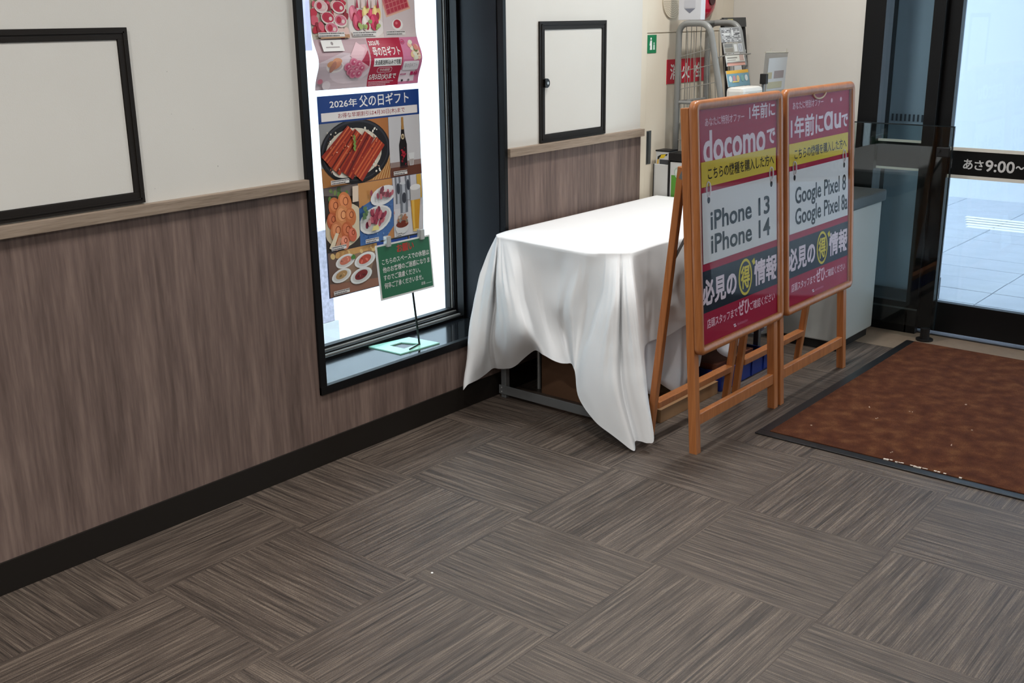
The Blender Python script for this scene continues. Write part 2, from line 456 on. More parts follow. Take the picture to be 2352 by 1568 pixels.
box('shaft_side', M('slate_dark', (26, 32, 40), 0.5), 5.62, 6.0, -0.685, 0.30, 0.0, 2.9, t)
bm = bmesh.new()
for k in range(9): bx(bm, 5.617, 5.6215, -0.885 + .022 * k, -0.876 + .022 * k, 0.995, 1.03)
obj('vent_slot', bm, M('slate_slot', (40, 48, 58), 0.6), t, kind='stuff')
box('plinth', M('slate_dark'), 5.60, 6.0, -0.91, -0.60, 0.0, 0.12, t)

t = thing('street_banner', 'lavender street banner seen outside between the window frame and the upper poster', 'banner', (3.05, 1.0, 0))
bm = bmesh.new(); tube(bm, [(2.875, 1.02, -0.03), (2.875, 1.02, 2.4)], .012, 8); obj('pole', bm, ALU, t)
box('sheet', M('lavender_print', (196, 188, 214), 0.7, var=0.08, vscale=8), 2.9, 3.228, 1.0, 1.004, 1.40, 2.2, t)
for (x, z, w_, h_) in ((3.155, 1.55, .03, .05), (3.15, 1.47, .02, .03), (3.16, 1.66, .03, .05)):
    box('print_block', M('white_paper'), x, x + w_, .9985, 1.0, z, z + h_, t)
box('print_band', M('indigo_print', (138, 140, 176), 0.7), 3.10, 3.19, .9992, 1.0, 1.40, 2.2, t)
t = thing('display_case', 'pale display case out on the street behind the upper poster edge', 'case', (3.1, 1.25, 0))
box('case_body', WHITEX, 2.9, 3.32, 1.2, 1.5, -0.03, 1.15, t, bev=.005); box('case_panel', M('pale_lilac', (205, 200, 225), 0.6), 3.24, 3.30, 1.195, 1.2, 1.16, 1.32, t)
bm = bmesh.new(); tube(bm, [(3.25, 1.21, 1.15), (3.265, 1.21, 1.33)], .006, 8); obj('case_stay', bm, STEEL, t)
STONE = M('lilac_stone', (194, 188, 206), 0.9, var=0.2, vscale=60, bump=0.6, bscale=80)
t = thing('stone_planter', 'rough lilac grey stone block on the street at the lower left of the window', 'planter', (3.1, 1.0, 0))
box('block', STONE, 2.9, 3.255, 0.99, 1.12, 0.16, 0.60, t, bev=.004)
box('footing', M('pale_footing', (220, 220, 222), 0.9), 2.895, 3.275, 0.985, 1.13, -0.03, 0.16, t, bev=.004)

# ================================================================== posters on the glass
RED = (196, 32, 62); CRIMSON = (178, 24, 62); WHT = (240, 238, 236); INK = (30, 28, 30)
def poster_map1(u, v, h):
    y = 0.2785 - 0.032 * math.exp(-((v - 1.385) / 0.06) ** 2)
    return Vector((2.6215 + u, y - h, v))
def poster_map2(u, v, h):
    return Vector((2.629 + u, 0.2785 - 0.004 * math.exp(-((v - 0.85) / 0.08) ** 2) - h, v))

def caption(P, u, v, w, lines=2):
    P.rect(u, u + w, v, v + .008 * lines, (228, 224, 220))
    for k in range(lines):
        x = u + .003
        while x < u + w * (.95 if k == 0 else .8):
            d = random.uniform(.002, .006); P.rect(x, x + d, v + .0018 + .008 * (lines - 1 - k), v + .0058 + .008 * (lines - 1 - k), (70, 60, 60)); P.layer -= 1; x += d + .0015
        P.layer += 1

def bars(P, u0, u1, v, h, rgb):
    # print too small to read in the photograph
    x = u0
    while x < u1 - .002:
        d = random.uniform(h * .5, h * 1.1); P.rect(x, min(u1, x + d), v, v + h * random.uniform(.75, 1), rgb); P.layer -= 1; x += d + h * .25
    P.layer += 1

t = thing('mothers_day_poster', 'upper poster on the window glass with pink flower gifts and curling edges', 'poster', (2.885, 0.278, 1.284))
P = Print(poster_map1, t, cut=0.012)
W1 = 0.527
P.base = 0; P.part('sheet').rect(0, W1, 1.284, 2.04, (206, 186, 190)); P.done(); P.base = .0004
# three photos on top
P.part('berry_cup_photo'); P.rect(0, .178, 1.462, 1.72, (196, 186, 168))
P.blobs(60, 0, .178, 1.56, 1.72, .006, .014, [(150, 160, 120), (176, 182, 150), (200, 196, 170), (120, 130, 90)])
P.blobs(50, 0, .178, 1.465, 1.60, .008, .02, [(186, 20, 44), (206, 40, 66), (150, 16, 36), (222, 90, 110), (236, 200, 190)])
for (a, b) in ((.048, 1.575), (.13, 1.572), (.076, 1.535), (.135, 1.525), (.09, 1.498), (.09, 1.62)):
    P.ell(a, b, .032, .022, (238, 222, 214), -10).ell(a, b + .002, .028, .018, random.choice([(214, 120, 140), (196, 40, 70), (230, 190, 190)]), -10)
    P.ell(a - .008, b + .003, .012, .012, (190, 26, 56)).ell(a + .012, b - .002, .008, .007, (236, 210, 204))
P.poly([(.03, 1.468), (.17, 1.478), (.17, 1.466), (.03, 1.464)], (186, 140, 100)); caption(P, .022, 1.470, .125)
P.done((0, .178, 1.462, 1.72))
P.part('tulip_photo'); P.rect(.18, .352, 1.462, 1.72, (226, 212, 206)); P.ell(.27, 1.50, .09, .04, (236, 226, 220))
for (a, b, c) in ((.205, 1.55, (222, 120, 140)), (.24, 1.535, (190, 30, 70)), (.27, 1.548, (236, 206, 130)), (.30, 1.54, (214, 60, 96)), (.32, 1.55, (236, 196, 120)), (.22, 1.52, (206, 70, 100)), (.265, 1.515, (232, 216, 206)), (.305, 1.518, (206, 40, 84))):
    P.ell(a, b, .022, .03, c, 8).ell(a - .006, b + .006, .008, .02, tuple(min(255, v + 30) for v in c), 12).ell(a + .005, b - .01, .009, .014, (168, 24, 50))
for k in range(5): P.poly([(.215 + .026 * k, 1.57), (.228 + .026 * k, 1.57), (.222 + .026 * k, 1.61)], ((176, 30, 60), (232, 206, 200))[k % 2])
P.blobs(8, .20, .34, 1.49, 1.53, .005, .012, [(150, 170, 90), (170, 186, 110)]); caption(P, .19, 1.470, .12); P.done((.18, .352, 1.462, 1.72))
P.part('candy_box_photo'); P.rect(.354, W1, 1.462, 1.72, (216, 200, 200))
c0, s0 = math.cos(math.radians(14)), math.sin(math.radians(14))
def rt(a, b, ox=.372, oz=1.535): return (ox + a * c0 - b * s0, oz + a * s0 + b * c0)
P.poly([rt(0, 0), rt(.135, 0), rt(.125, .075), rt(-.01, .075)], (226, 176, 150)); P.poly([rt(.006, .006), rt(.129, .006), rt(.12, .07), rt(-.004, .07)], (206, 110, 110))
for i in range(6):
    for j in range(3):
        q = [rt(.010 + .0195 * i - .001 * j, .010 + .0195 * j), rt(.026 + .0195 * i - .001 * j, .010 + .0195 * j), rt(.026 + .0195 * i - .001 * j, .026 + .0195 * j), rt(.010 + .0195 * i - .001 * j, .026 + .0195 * j)]
        P.poly(q, (184, 44, 64)); P.layer -= 1
P.layer += 1
P.ell(.428, 1.508, .03, .021, (240, 234, 230)).ell(.427, 1.511, .02, .016, (190, 34, 60)).ell(.423, 1.514, .007, .005, (226, 110, 120)); caption(P, .366, 1.470, .10, 2); P.done((.354, W1, 1.462, 1.72))
# lower strip
P.part('bouquet_photo'); P.rect(0, .252, 1.284, 1.461, (190, 160, 166)); P.poly([(0, 1.284), (.25, 1.284), (.25, 1.40), (.12, 1.415), (.0, 1.38)], (206, 188, 194))
P.ell(.16, 1.355, .105, .052, (226, 208, 214), 6)
P.ell(.078, 1.365, .042, .022, (236, 226, 224)).ell(.078, 1.367, .034, .016, (200, 180, 180))
for (a, b, r, c) in ((.06, 1.375, 10, (206, 150, 110)), (.088, 1.385, 0, (222, 158, 120)), (.086, 1.37, 30, (214, 146, 116)), (.068, 1.365, 60, (190, 130, 112))): P.ell(a, b, .022, .011, c, r)
P.poly([(.13, 1.36), (.19, 1.44), (.245, 1.44), (.25, 1.36), (.21, 1.33)], (228, 176, 188)).poly([(.15, 1.40), (.2, 1.45), (.235, 1.425), (.20, 1.38)], (236, 196, 204)).poly([(.205, 1.38), (.245, 1.36), (.245, 1.42)], (170, 40, 70))
for (a, b) in ((.14, 1.362), (.165, 1.378), (.19, 1.37), (.155, 1.345), (.18, 1.35), (.205, 1.355), (.17, 1.335), (.195, 1.335)):
    P.ell(a, b, .019, .015, (222, 130, 156)).ell(a, b, .012, .010, (206, 84, 122)).ell(a + .003, b + .002, .005, .004, (236, 176, 190))
P.ell(.015, 1.315, .012, .009, (206, 120, 140)); P.ell(.045, 1.30, .02, .016, (222, 210, 214))
P.rect(.028, .128, 1.42, 1.459, (240, 238, 234)); P.ell(.078, 1.447, .006, .006, (150, 140, 140)); P.rect(.045, .11, 1.432, 1.436, (160, 150, 150)); P.done((0, .252, 1.284, 1.461))
P.part('crimson_panel').poly([(.252, 1.284), (.415, 1.284), (.428, 1.461), (.256, 1.461)], CRIMSON)
P.text('2026年', .262, .318, 1.434, 1.454, WHT, .015); P.text('母の日ギフト', .27, .412, 1.396, 1.430, WHT, .02)
P.rect(.27, .415, 1.358, 1.388, WHT).text('全品配送料込みで宅配', .275, .411, 1.364, 1.382, INK, .015)
P.rrect(.292, .37, 1.334, 1.354, .009, (232, 200, 206)).rrect(.294, .368, 1.336, 1.352, .008, CRIMSON).text('予約期間', .305, .357, 1.339, 1.349, WHT)
P.text('5月5日(火)まで', .258, .398, 1.306, 1.330, WHT, .025)
for k in range(3): bars(P, .256, .39 - .02 * k, 1.299 - .0055 * k, .0034, (226, 180, 190))
P.done()
P.part('pink_flyer').poly([(.415, 1.284), (W1, 1.286), (W1, 1.461), (.428, 1.461)], (214, 130, 164)).poly([(.415, 1.295), (.50, 1.295), (.50, 1.34), (.418, 1.34)], (236, 220, 228))
P.blobs(26, .465, .52, 1.375, 1.45, .008, .014, [(236, 206, 150), (240, 224, 204), (222, 140, 130), (240, 190, 170), (120, 130, 80), (232, 232, 210)])
P.ring(.438, 1.445, .011, .009, .0015, (190, 40, 90)); P.rect(.432, .444, 1.442, 1.448, (200, 70, 110))
P.rrect(.425, .51, 1.338, 1.372, .006, (240, 236, 240)).text('母の日ギフト', .433, .503, 1.348, 1.364, (170, 160, 168)); bars(P, .475, .512, 1.318, .014, (196, 40, 100))
P.rect(.43, .44, 1.296, 1.303, (60, 50, 56)); P.ell(.47, 1.30, .006, .004, (130, 120, 126)); bars(P, .42, .45, 1.32, .006, (190, 90, 130)); P.done()

t = thing('fathers_day_poster', 'lower window poster with blue header, grilled eel bowl, beer and seafood photos', 'poster', (2.89, 0.278, 0.505))
P = Print(poster_map2, t, cut=0.05)
W2 = 0.524
P.base = 0; P.part('sheet').rect(0, W2, .505, 1.262, (58, 62, 84)); P.done(); P.base = .0004
BLUE = (24, 62, 130)
P.part('blue_header').rect(0, W2, 1.163, 1.262, BLUE).text('2026年', .058, .193, 1.216, 1.246, WHT, .012).text('父の日ギフト', .205, .466, 1.211, 1.255, WHT, .012)
P.rect(.014, .512, 1.170, 1.201, (236, 230, 228)).text('お得な早期割引は4月30日(木)まで', .095, .442, 1.1745, 1.196, (150, 40, 48), .004); P.done()
P.part('eel_bowl_photo').rect(0, .349, .928, 1.163, (150, 150, 150)); P.rect(.0, .349, .928, 1.0, (176, 120, 66)).poly([(.22, 1.163), (.349, 1.163), (.349, .928), (.28, .928)], (176, 112, 60))
for k in range(7): P.poly([(.25 + .014 * k, .93), (.255 + .014 * k, .93), (.335 + .006 * k, 1.03), (.331 + .006 * k, 1.03)], (206, 168, 110))
P.ell(.175, 1.048, .178, .122, (18, 17, 20), 0, 40).ell(.175, 1.052, .170, .114, (52, 52, 60), 0, 40).ell(.175, 1.05, .163, .108, (24, 22, 26), 0, 40)
P.ell(.165, 1.045, .142, .092, (214, 206, 188), 0, 30).ell(.12, .985, .07, .03, (236, 230, 216), 0, 20)
P.blobs(80, .03, .30, .955, 1.14, .003, .007, [(240, 236, 224), (206, 198, 180), (232, 226, 210)])
for k, (a, b, c, d) in enumerate(((.022, 1.022, .15, 1.135), (.055, .990, .185, 1.122), (.115, .965, .235, 1.110), (.165, .955, .292, 1.082))):
    w_ = .062; dx, dy = (c - a), (d - b); L_ = math.hypot(dx, dy); nx, ny = -dy / L_ * w_ / 2 * 1.2, dx / L_ * w_ / 2
    P.poly([(a + nx, b + ny), (a - nx, b - ny), (c - nx, d - ny), (c + nx * .6, d + ny * .6)], ((148, 42, 24), (170, 58, 28), (136, 34, 24), (160, 50, 28))[k])
    for q in (-.55, -.15, .3):
        P.poly([(a + nx * q, b + ny * q), (a + nx * (q + .22), b + ny * (q + .22)), (c + nx * (q + .16), d + ny * (q + .16)), (c + nx * q, d + ny * q)], ((196, 84, 46), (206, 104, 60), (96, 22, 16))[(k + int(q * 4)) % 3])
P.blobs(70, .03, .29, .97, 1.12, .0015, .005, [(222, 140, 96), (236, 190, 160), (90, 22, 18), (180, 60, 36), (206, 96, 60)], .5)
for k in range(7): P.ell(.158 + .003 * (k % 2), 1.06 + .008 * k, .010 - .0008 * k, .005, (120, 150, 70), 60 if k % 2 else 120, 8)
caption(P, .03, .938, .09); P.done((0, .349, .928, 1.163))
P.part('bottle_photo').rect(.351, W2, .928, 1.163, (206, 204, 206)).rect(.351, W2, .928, .985, (104, 62, 48)).rect(.351, W2, .965, .985, (150, 130, 124))
P.poly([(.405, .96), (.445, .96), (.447, 1.05), (.436, 1.09), (.433, 1.125), (.419, 1.125), (.416, 1.09), (.403, 1.05)], (24, 18, 20)).poly([(.419, 1.11), (.433, 1.11), (.432, 1.158), (.420, 1.158)], (176, 130, 70))
P.ell(.425, 1.082, .009, .011, (214, 196, 160)).ell(.425, 1.082, .005, .006, (120, 100, 70)); P.blobs(14, .41, .44, .97, 1.04, .003, .007, [(176, 30, 50), (140, 20, 40)]); P.rect(.404, .446, .96, .968, (60, 30, 30))
P.poly([(.458, .965), (.478, .965), (.486, 1.015), (.452, 1.015)], (222, 222, 222)).poly([(.46, .967), (.476, .967), (.481, .99), (.457, .99)], (176, 168, 164)); caption(P, .365, .934, .075); P.done((.351, W2, .928, 1.163))
P.part('roast_photo').rect(0, .171, .683, .926, (60, 52, 46)).poly([(.0, .926), (.17, .926), (.17, .88), (.0, .90)], (110, 100, 96))
P.blobs(14, .02, .13, .87, .925, .006, .012, [(96, 130, 66), (120, 140, 80), (70, 90, 50)]); P.ell(.095, .775, .10, .085, (222, 206, 176), 10)
for (a, b, s_, c) in ((.05, .85, .04, (206, 116, 66)), (.10, .86, .045, (214, 128, 76)), (.035, .80, .036, (196, 100, 60)), (.085, .81, .046, (222, 146, 92)), (.125, .805, .036, (206, 120, 70)), (.055, .755, .044, (214, 132, 84)), (.105, .75, .04, (200, 106, 64)), (.09, .71, .028, (226, 140, 110)), (.13, .735, .028, (206, 104, 76))):
    P.ell(a, b, s_ * .75, s_, c, 15).ell(a - .006, b + .01, s_ * .4, s_ * .55, tuple(min(255, v + 22) for v in c), 15).ring(a + .004, b + .008, s_ * .3, s_ * .36, .003, (140, 62, 34))
P.poly([(.01, .70), (.03, .69), (.06, .75), (.045, .755)], (236, 220, 190)).poly([(.03, .69), (.05, .685), (.075, .73), (.06, .735)], (206, 150, 120))
P.poly([(.135, .86), (.165, .86), (.17, .92), (.14, .92)], (226, 206, 186)); caption(P, .02, .688, .075); P.done((0, .171, .683, .926))
P.part('meat_platter_photo').rect(.173, .355, .683, .926, (72, 110, 166)).poly([(.173, .926), (.355, .926), (.355, .90), (.26, .86), (.173, .83)], (196, 140, 84)).poly([(.30, .683), (.355, .683), (.355, .735)], (190, 132, 80))
P.blobs(50, .175, .35, .69, .85, .003, .006, [(88, 126, 180), (58, 94, 150), (110, 144, 190)])
P.ell(.30, .865, .07, .036, (226, 226, 226), 12).ell(.255, .775, .088, .052, (230, 228, 224), 12).ell(.255, .777, .078, .044, (206, 204, 200), 12)
for k in range(30): P.ell(.255 + random.gauss(0, .036), .785 + random.gauss(0, .018), .014, .008, random.choice([(160, 60, 80), (130, 44, 66), (190, 96, 108), (206, 150, 150)]), random.uniform(30, 110), 10)
for k in range(16): P.ell(.305 + random.gauss(0, .026), .875 + random.gauss(0, .011), .012, .007, random.choice([(150, 70, 86), (190, 110, 120), (120, 60, 70)]), random.uniform(30, 110), 10)
P.poly([(.225, .735), (.265, .735), (.26, .755), (.235, .752)], (232, 216, 140)); P.blobs(8, .18, .21, .78, .84, .006, .012, [(80, 110, 70), (100, 130, 90)]); caption(P, .19, .69, .07); P.done((.173, .355, .683, .926))
P.part('beer_photo').rect(.357, W2, .683, .926, (206, 204, 210)).rect(.357, W2, .683, .80, (220, 216, 218))
for (a, b, w_) in ((.385, .87, .032), (.415, .83, .042), (.44, .88, .03)):
    P.rect(a - w_ / 2, a + w_ / 2, b - .05, b + .07, (120, 124, 132)); P.rect(a - w_ / 5, a + w_ / 6, b - .05, b + .07, (186, 190, 198)); P.ell(a, b + .07, w_ / 2, .006, (206, 208, 212)); P.ell(a, b + .01, w_ * .28, .022, (60, 64, 74))
P.rect(.49, .515, .83, .926, (214, 170, 70)); P.poly([(.462, .702), (.494, .702), (.506, .83), (.450, .83)], (216, 156, 50)).poly([(.464, .706), (.474, .706), (.470, .826), (.456, .826)], (236, 190, 90)).poly([(.450, .825), (.506, .825), (.508, .875), (.449, .875)], (196, 192, 190)).ell(.478, .876, .03, .012, (232, 230, 228)).ell(.478, .70, .018, .006, (236, 206, 130))
P.ell(.398, .72, .036, .024, (226, 224, 222)).ell(.40, .735, .034, .014, (120, 50, 34)); P.blobs(18, .37, .43, .735, .775, .005, .01, [(206, 196, 180), (140, 130, 110), (180, 120, 90), (150, 150, 140)]); caption(P, .365, .687, .03); P.done((.357, W2, .683, .926))
P.part('small_dishes_photo').rect(.006, .258, .508, .681, (112, 88, 76)).poly([(.006, .508), (.258, .508), (.258, .54), (.006, .56)], (150, 104, 84)).poly([(.03, .56), (.21, .545), (.255, .66), (.08, .675)], (150, 120, 96)).poly([(.06, .655), (.258, .66), (.258, .681), (.06, .681)], (206, 156, 96))
P.blobs(14, .02, .25, .655, .68, .008, .018, [(206, 160, 100), (186, 136, 80), (222, 190, 130)])
for (a, b, c, d) in ((.09, .637, (206, 120, 96), .05), (.19, .625, (190, 80, 60), .056), (.065, .585, (180, 140, 90), .05), (.165, .567, (130, 40, 40), .058)):
    P.ell(a, b, d, d * .52, (232, 230, 226), 8).ell(a, b, d * .82, d * .4, (212, 208, 202), 8).ell(a, b + .003, d * .6, d * .3, c, 12); P.blobs(8, a - d * .5, a + d * .5, b - d * .22, b + d * .28, .004, .009, [tuple(min(255, v + 40) for v in c), c, tuple(int(v * .7) for v in c)], .6)
P.blobs(4, .12, .14, .64, .66, .006, .009, [(80, 130, 60)]); caption(P, .02, .514, .08); P.done((.006, .258, .508, .681))
P.part('blue_text_panel').rect(.26, W2, .508, .681, (44, 74, 150))
for k in range(8): bars(P, .275, .50, .66 - .016 * k, .009, (206, 214, 232))
P.done()
for (x, z) in ((2.70, 2.03), (3.10, 2.03)): box('tape', CLEAR, x, x + .03, .2765, .2782, z - .01, z + .02, bpy.data.objects['mothers_day_poster'])

# ================================================================== green notice on its stand
t = thing('notice_stand', 'green notice with white writing clipped to a thin black stand on the window sill', 'notice', (2.9, 0.06, 0.288))
p0 = Vector((2.711, 0.078, 0.511)); eu = Vector((0.283, -0.006, 0.0)); ev = Vector((-0.013, 0.004, 0.212))
en = eu.cross(ev).normalized()
def sign_map(u, v, h): return p0 + eu * u + ev * v + en * h
bm = bmesh.new()
q = [sign_map(a, b, c) for c in (-.0022, 0) for a, b in ((0, 0), (1, 0), (1, 1), (0, 1))]
vv = [bm.verts.new(p) for p in q]
for f in ((0, 3, 2, 1), (4, 5, 6, 7), (0, 1, 5, 4), (1, 2, 6, 5), (2, 3, 7, 6), (3, 0, 4, 7)): bm.faces.new([vv[i] for i in f])
obj('board', bm, PAPER, t)
P = Print(sign_map, t, rough=0.35)
GREEN = (34, 112, 78)
P.part('green_sheet').rect(.028, .978, .035, .972, GREEN); P.done()
P.part('red_heading', lift=2).text('お願い', .37, .68, .80, .945, (190, 52, 44), .03); P.done()
P.part('white_lettering', lift=2)
P.text('こちらのスペースでの休憩は', .085, .955, .635, .74, WHT, .012).text('他のお客様のご迷惑になりま', .085, .955, .49, .595, WHT, .012)
P.text('すのでご遠慮ください。', .085, .76, .345, .45, WHT, .012).text('何卒ご了承くださいませ。', .085, .80, .20, .305, WHT, .012).text('店長', .755, .83, .10, .16, WHT, .01).rect(.845, .95, .11, .118, (190, 214, 200)); P.done()
bm = bmesh.new(); q = [sign_map(a, b, c) for c in (.0016, .0024) for a, b in ((-.01, -.01), (1.01, -.01), (1.01, 1.01), (-.01, 1.01))]
vv = [bm.verts.new(p) for p in q]
for f in ((0, 3, 2, 1), (4, 5, 6, 7), (0, 1, 5, 4), (1, 2, 6, 5), (2, 3, 7, 6), (3, 0, 4, 7)): bm.faces.new([vv[i] for i in f])
obj('clear_sleeve', bm, CLEAR, t)
bm = bmesh.new(); tube(bm, [(2.905, .078, .292), (2.888, .086, .50), (2.882, .092, .735)], .0042, 10); obj('pole', bm, BLACKP, t, smooth=True)
bm = bmesh.new(); tube(bm, [sign_map(.14, 1.05, -.012), sign_map(.93, 1.05, -.012)], .003, 8); obj('crossbar', bm, BLACKP, t)
for a in (.22, .84):
    bm = bmesh.new(); c = sign_map(a, 1.0, 0)
    bx(bm, c.x - .011, c.x + .011, c.y - .009, c.y + .012, c.z - .012, c.z + .028, .003); obj('clip', bm, M('clear_grey_clip', (170, 172, 170), 0.25, 0.2), t)
# mint base frame lying on the sill
MINT = M('mint_acrylic', (168, 232, 212), 0.12, spec=0.6)
out = [(2.765, .222), (2.955, .187), (2.975, .035), (2.775, .052)]; inn = [(2.825, .165), (2.885, .160), (2.915, .090), (2.83, .088)]
bm = bmesh.new(); rings = [[bm.verts.new((x, y, z)) for x, y in pts] for pts, z in ((out, .2884), (out, .2925), (inn, .2925), (inn, .2884))]
for a in range(4):
    A, B = rings[a], rings[(a + 1) % 4]
    for k in range(4): bm.faces.new((A[k], A[(k + 1) % 4], B[(k + 1) % 4], B[k]))
obj('base_frame', bm, MINT, t)
bm = bmesh.new(); tube(bm, [(2.905, .078, .2955), (2.83, .058, .2955)], .003, 8); obj('base_bar', bm, BLACKP, t)

# ================================================================== sandwich boards
def board(cx_, label, lines, left):
    y0, dy, H = -1.022, 0.085, 1.25
    L_ = math.hypot(dy, H); ev_ = Vector((0, dy / L_, H / L_)); n = Vector((0, -H / L_, dy / L_))
    W_ = 0.646; x0 = cx_ - W_ / 2
    F = lambda u, v, h: Vector((x0 + u, y0, 0)) + ev_ * v + n * h
    t = thing('sandwich_board', label, 'sign board', (cx_, -0.9, 0), 'sandwich boards beside the door mat')
    def slab(name, mat, u0, u1, v0, v1, h0, h1, bev=.003, parent=None):
        bm = bmesh.new(); bx(bm, u0, u1, v0, v1, h0, h1, bev)
        for v in bm.verts: v.co = F(v.co.x, v.co.y, v.co.z)
        return obj(name, bm, mat, parent or t)
    # snap frame: rounded profile swept round a rounded rectangle
    v0, v1 = 0.372, 1.257; r = 0.032; path = []
    for (a, b, s) in ((W_ - r, v1 - r, 0), (r, v1 - r, 90), (r, v0 + r, 180), (W_ - r, v0 + r, 270)):
        for k in range(7):
            th = math.radians(s + k * 15); path.append(((a, b), (math.cos(th), math.sin(th))))
    prof = [(-r, .004), (-r, .010), (-.024, .0155), (-.012, .0175), (-.004, .014), (0, .007), (0, -.010), (-.006, -.013), (-r, -.013)]
    bm = bmesh.new(); rings = []
    for (c, d) in path: rings.append([bm.verts.new(F(c[0] + d[0] * (r + o), c[1] + d[1] * (r + o), h)) for o, h in prof])
    for i in range(len(rings)):
        A, B = rings[i], rings[(i + 1) % len(rings)]
        for k in range(len(prof)): bm.faces.new((A[k], B[k], B[(k + 1) % len(prof)], A[(k + 1) % len(prof)]))
    obj('panel_frame', bm, BOARDWOOD, t, smooth=True)
    for (a, b) in ((.002, .034), (W_ - .034, W_ - .002)):
        slab('front_leg', BOARDWOOD, a, b, 0.0, 1.235, -.045, -.0135)
    slab('crossbar', BOARDWOOD, .034, W_ - .034, .105, .147, -.040, -.017)
    slab('backing', M('board_back', (60, 52, 46), 0.7), .03, W_ - .03, .39, 1.24, -.012, .0008, 0)
    # rear frame
    def bar(name, a, b, wx, wy, mat, parent=None):
        a, b = Vector(a), Vector(b); d = (b - a).normalized(); s = Vector((1, 0, 0)) if abs(d.x) < .9 else Vector((0, 0, 1)); q = d.cross(s).normalized(); s = q.cross(d)
        bm = bmesh.new(); vv = []
        for p in (a, b):
            for e, f in ((-1, -1), (1, -1), (1, 1), (-1, 1)): vv.append(bm.verts.new(p + s * e * wx / 2 + q * f * wy / 2))
        for f in ((0, 1, 2, 3), (7, 6, 5, 4), (0, 4, 5, 1), (1, 5, 6, 2), (2, 6, 7, 3), (3, 7, 4, 0)): bm.faces.new([vv[i] for i in f])
        bmesh.ops.bevel(bm, geom=bm.edges[:], offset=.002, segments=1, affect='EDGES')
        return obj(name, bm, mat, parent or t)
    for x in (x0 + .032, x0 + W_ - .032):
        bar('rear_leg', (x, -.786, .0), (x, -.893, 1.03), .026, .026, BOARDWOOD)
        bar('stay', (x + (.016 if x < cx_ else -.016), -.945, .86), (x + (.016 if x < cx_ else -.016), -.862, .70), .004, .012, STEEL)
        bar('hinge', (x, -.915, 1.00), (x, -.893, 1.01), .028, .04, STEEL)
    bar('rear_crossbar', (x0 + .045, -.800, .135), (x0 + W_ - .045, -.800, .135), .026, .036, BOARDWOOD)
    # printed sheet
    P = Print(lambda u, v, h: F(u, v, h), t, step=.00025, rough=0.62, spec=0.1)
    u0, u1 = .032, W_ - .032; RB = (158, 22, 56); DK = (30, 36, 48); LW = (222, 206, 216); PK = (232, 190, 204)
    P.base = .001
    P.part('red_sheet').rect(u0, u1, .404, 1.225, RB); P.done()
    P.base = .0014
    def line(s_, a, b_, c, d, col, bold=0.0, name='lettering', parent=None):
        P.part(name, parent=parent).text(s_, a, b_, c, d, col, bold); P.done()
    if left:
        line('あなたに特別オファー', .085, .362, 1.166, 1.196, PK, .01); line('1年前に', .40, .60, 1.165, 1.218, LW, .02)
        line('docomo', .072, .520, 1.042, 1.150, LW, .022); line('で', .535, .60, 1.066, 1.120, LW, .03)
    else:
        line('あなたに特別オファー', .085, .36, 1.176, 1.206, PK, .01); line('1年前に', .07, .36, 1.066, 1.150, LW, .025)
        line('\u0251u', .37, .53, 1.075, 1.145, LW, .03); line('で', .54, .60, 1.075, 1.125, LW, .03)
        for a in (.44, .53): P.part('star_dot').ell(a, 1.19, .009, .009, PK); P.done()
    P.part('black_band').rect(u0, u1, .518, .668, DK)
    P.done()
    P.base = .0022
    line('必見の', u0 + .012, .285, .545, .635, LW, .035)
    P.part('yellow_circle').ring(.355, .594, .052, .069, .010, (204, 186, 56)).poly([(.405, .645), (.425, .655), (.432, .633), (.418, .628)], (204, 186, 56)); P.done()
    line('得', .322, .388, .552, .636, (214, 196, 64), .03)
    line('情報', .425, u1 - .006, .545, .640, LW, .03)
    P.base = .0014
    line('店頭スタッフまで', .072, .292, .458, .492, PK, .015); line('ぜひ', .300, .385, .454, .510, PK, .03); line('ご確認ください', .390, .59, .458, .492, PK, .012)
    P.part('maker_mark').rect(.262, .278, .428, .433, LW).rect(.266, .282, .421, .426, LW); P.layer += 1; bars(P, .29, .37, .422, .010, (190, 90, 116)); P.done()
    ys = slab('yellow_strip', M('yellow_card', (208, 184, 58), 0.6, spec=0.15), u0 + .018, u1 - .012, .962, 1.048, .0022, .0034, 0)
    P.base = .0040; P.part('strip_lettering', parent=ys).text('こちらの機種を購入した方へ', .095, .585, .984, 1.026, (44, 42, 34), .012); P.done()
    bm = bmesh.new()
    wc = slab('white_card', M('white_card', (210, 210, 212), 0.6, spec=0.15), u0 + .018, u1 - .010, .695, .943, .0030, .0044, 0)
    P.base = .0050
    for k, ws in enumerate(lines):
        for (w_, ua, ub) in ws: line(w_, ua, ub, (.808, .724)[k] - (.018 if 'g' in w_ else 0), (.874, .790)[k], (40, 42, 46), .02, 'card_lettering', wc)
    for a in (.092, .560):
        bm = bmesh.new(); pts = [F(a + .009 * math.sin(q_), .952 + .026 * math.cos(q_), .006 + .003 * math.sin(q_)) for q_ in np.linspace(0, 2 * math.pi, 18, endpoint=False)]
        tube(bm, pts, .0026, 8, True); obj('ring', bm, M('white_ring', (214, 208, 214), 0.3), t, smooth=True)
        P.base = .0046; P.part('eyelet', parent=wc).ell(a + .002, .915, .010, .012, (36, 38, 42)); P.done()
    slab('clear_cover', CLEAR, u0 - .004, u1 + .004, .40, 1.229, .0105, .0118, 0)
    if not left:
        bm = bmesh.new(); pts = [F(.30 + .06 * math.cos(q_), 1.236 + .03 * math.sin(q_), .013) for q_ in np.linspace(math.pi * 1.1, math.pi * 1.9, 12)]
        tube(bm, pts, .004, 6); obj('pull_tab', bm, M('clear_tab', (206, 180, 150), 0.25), t)
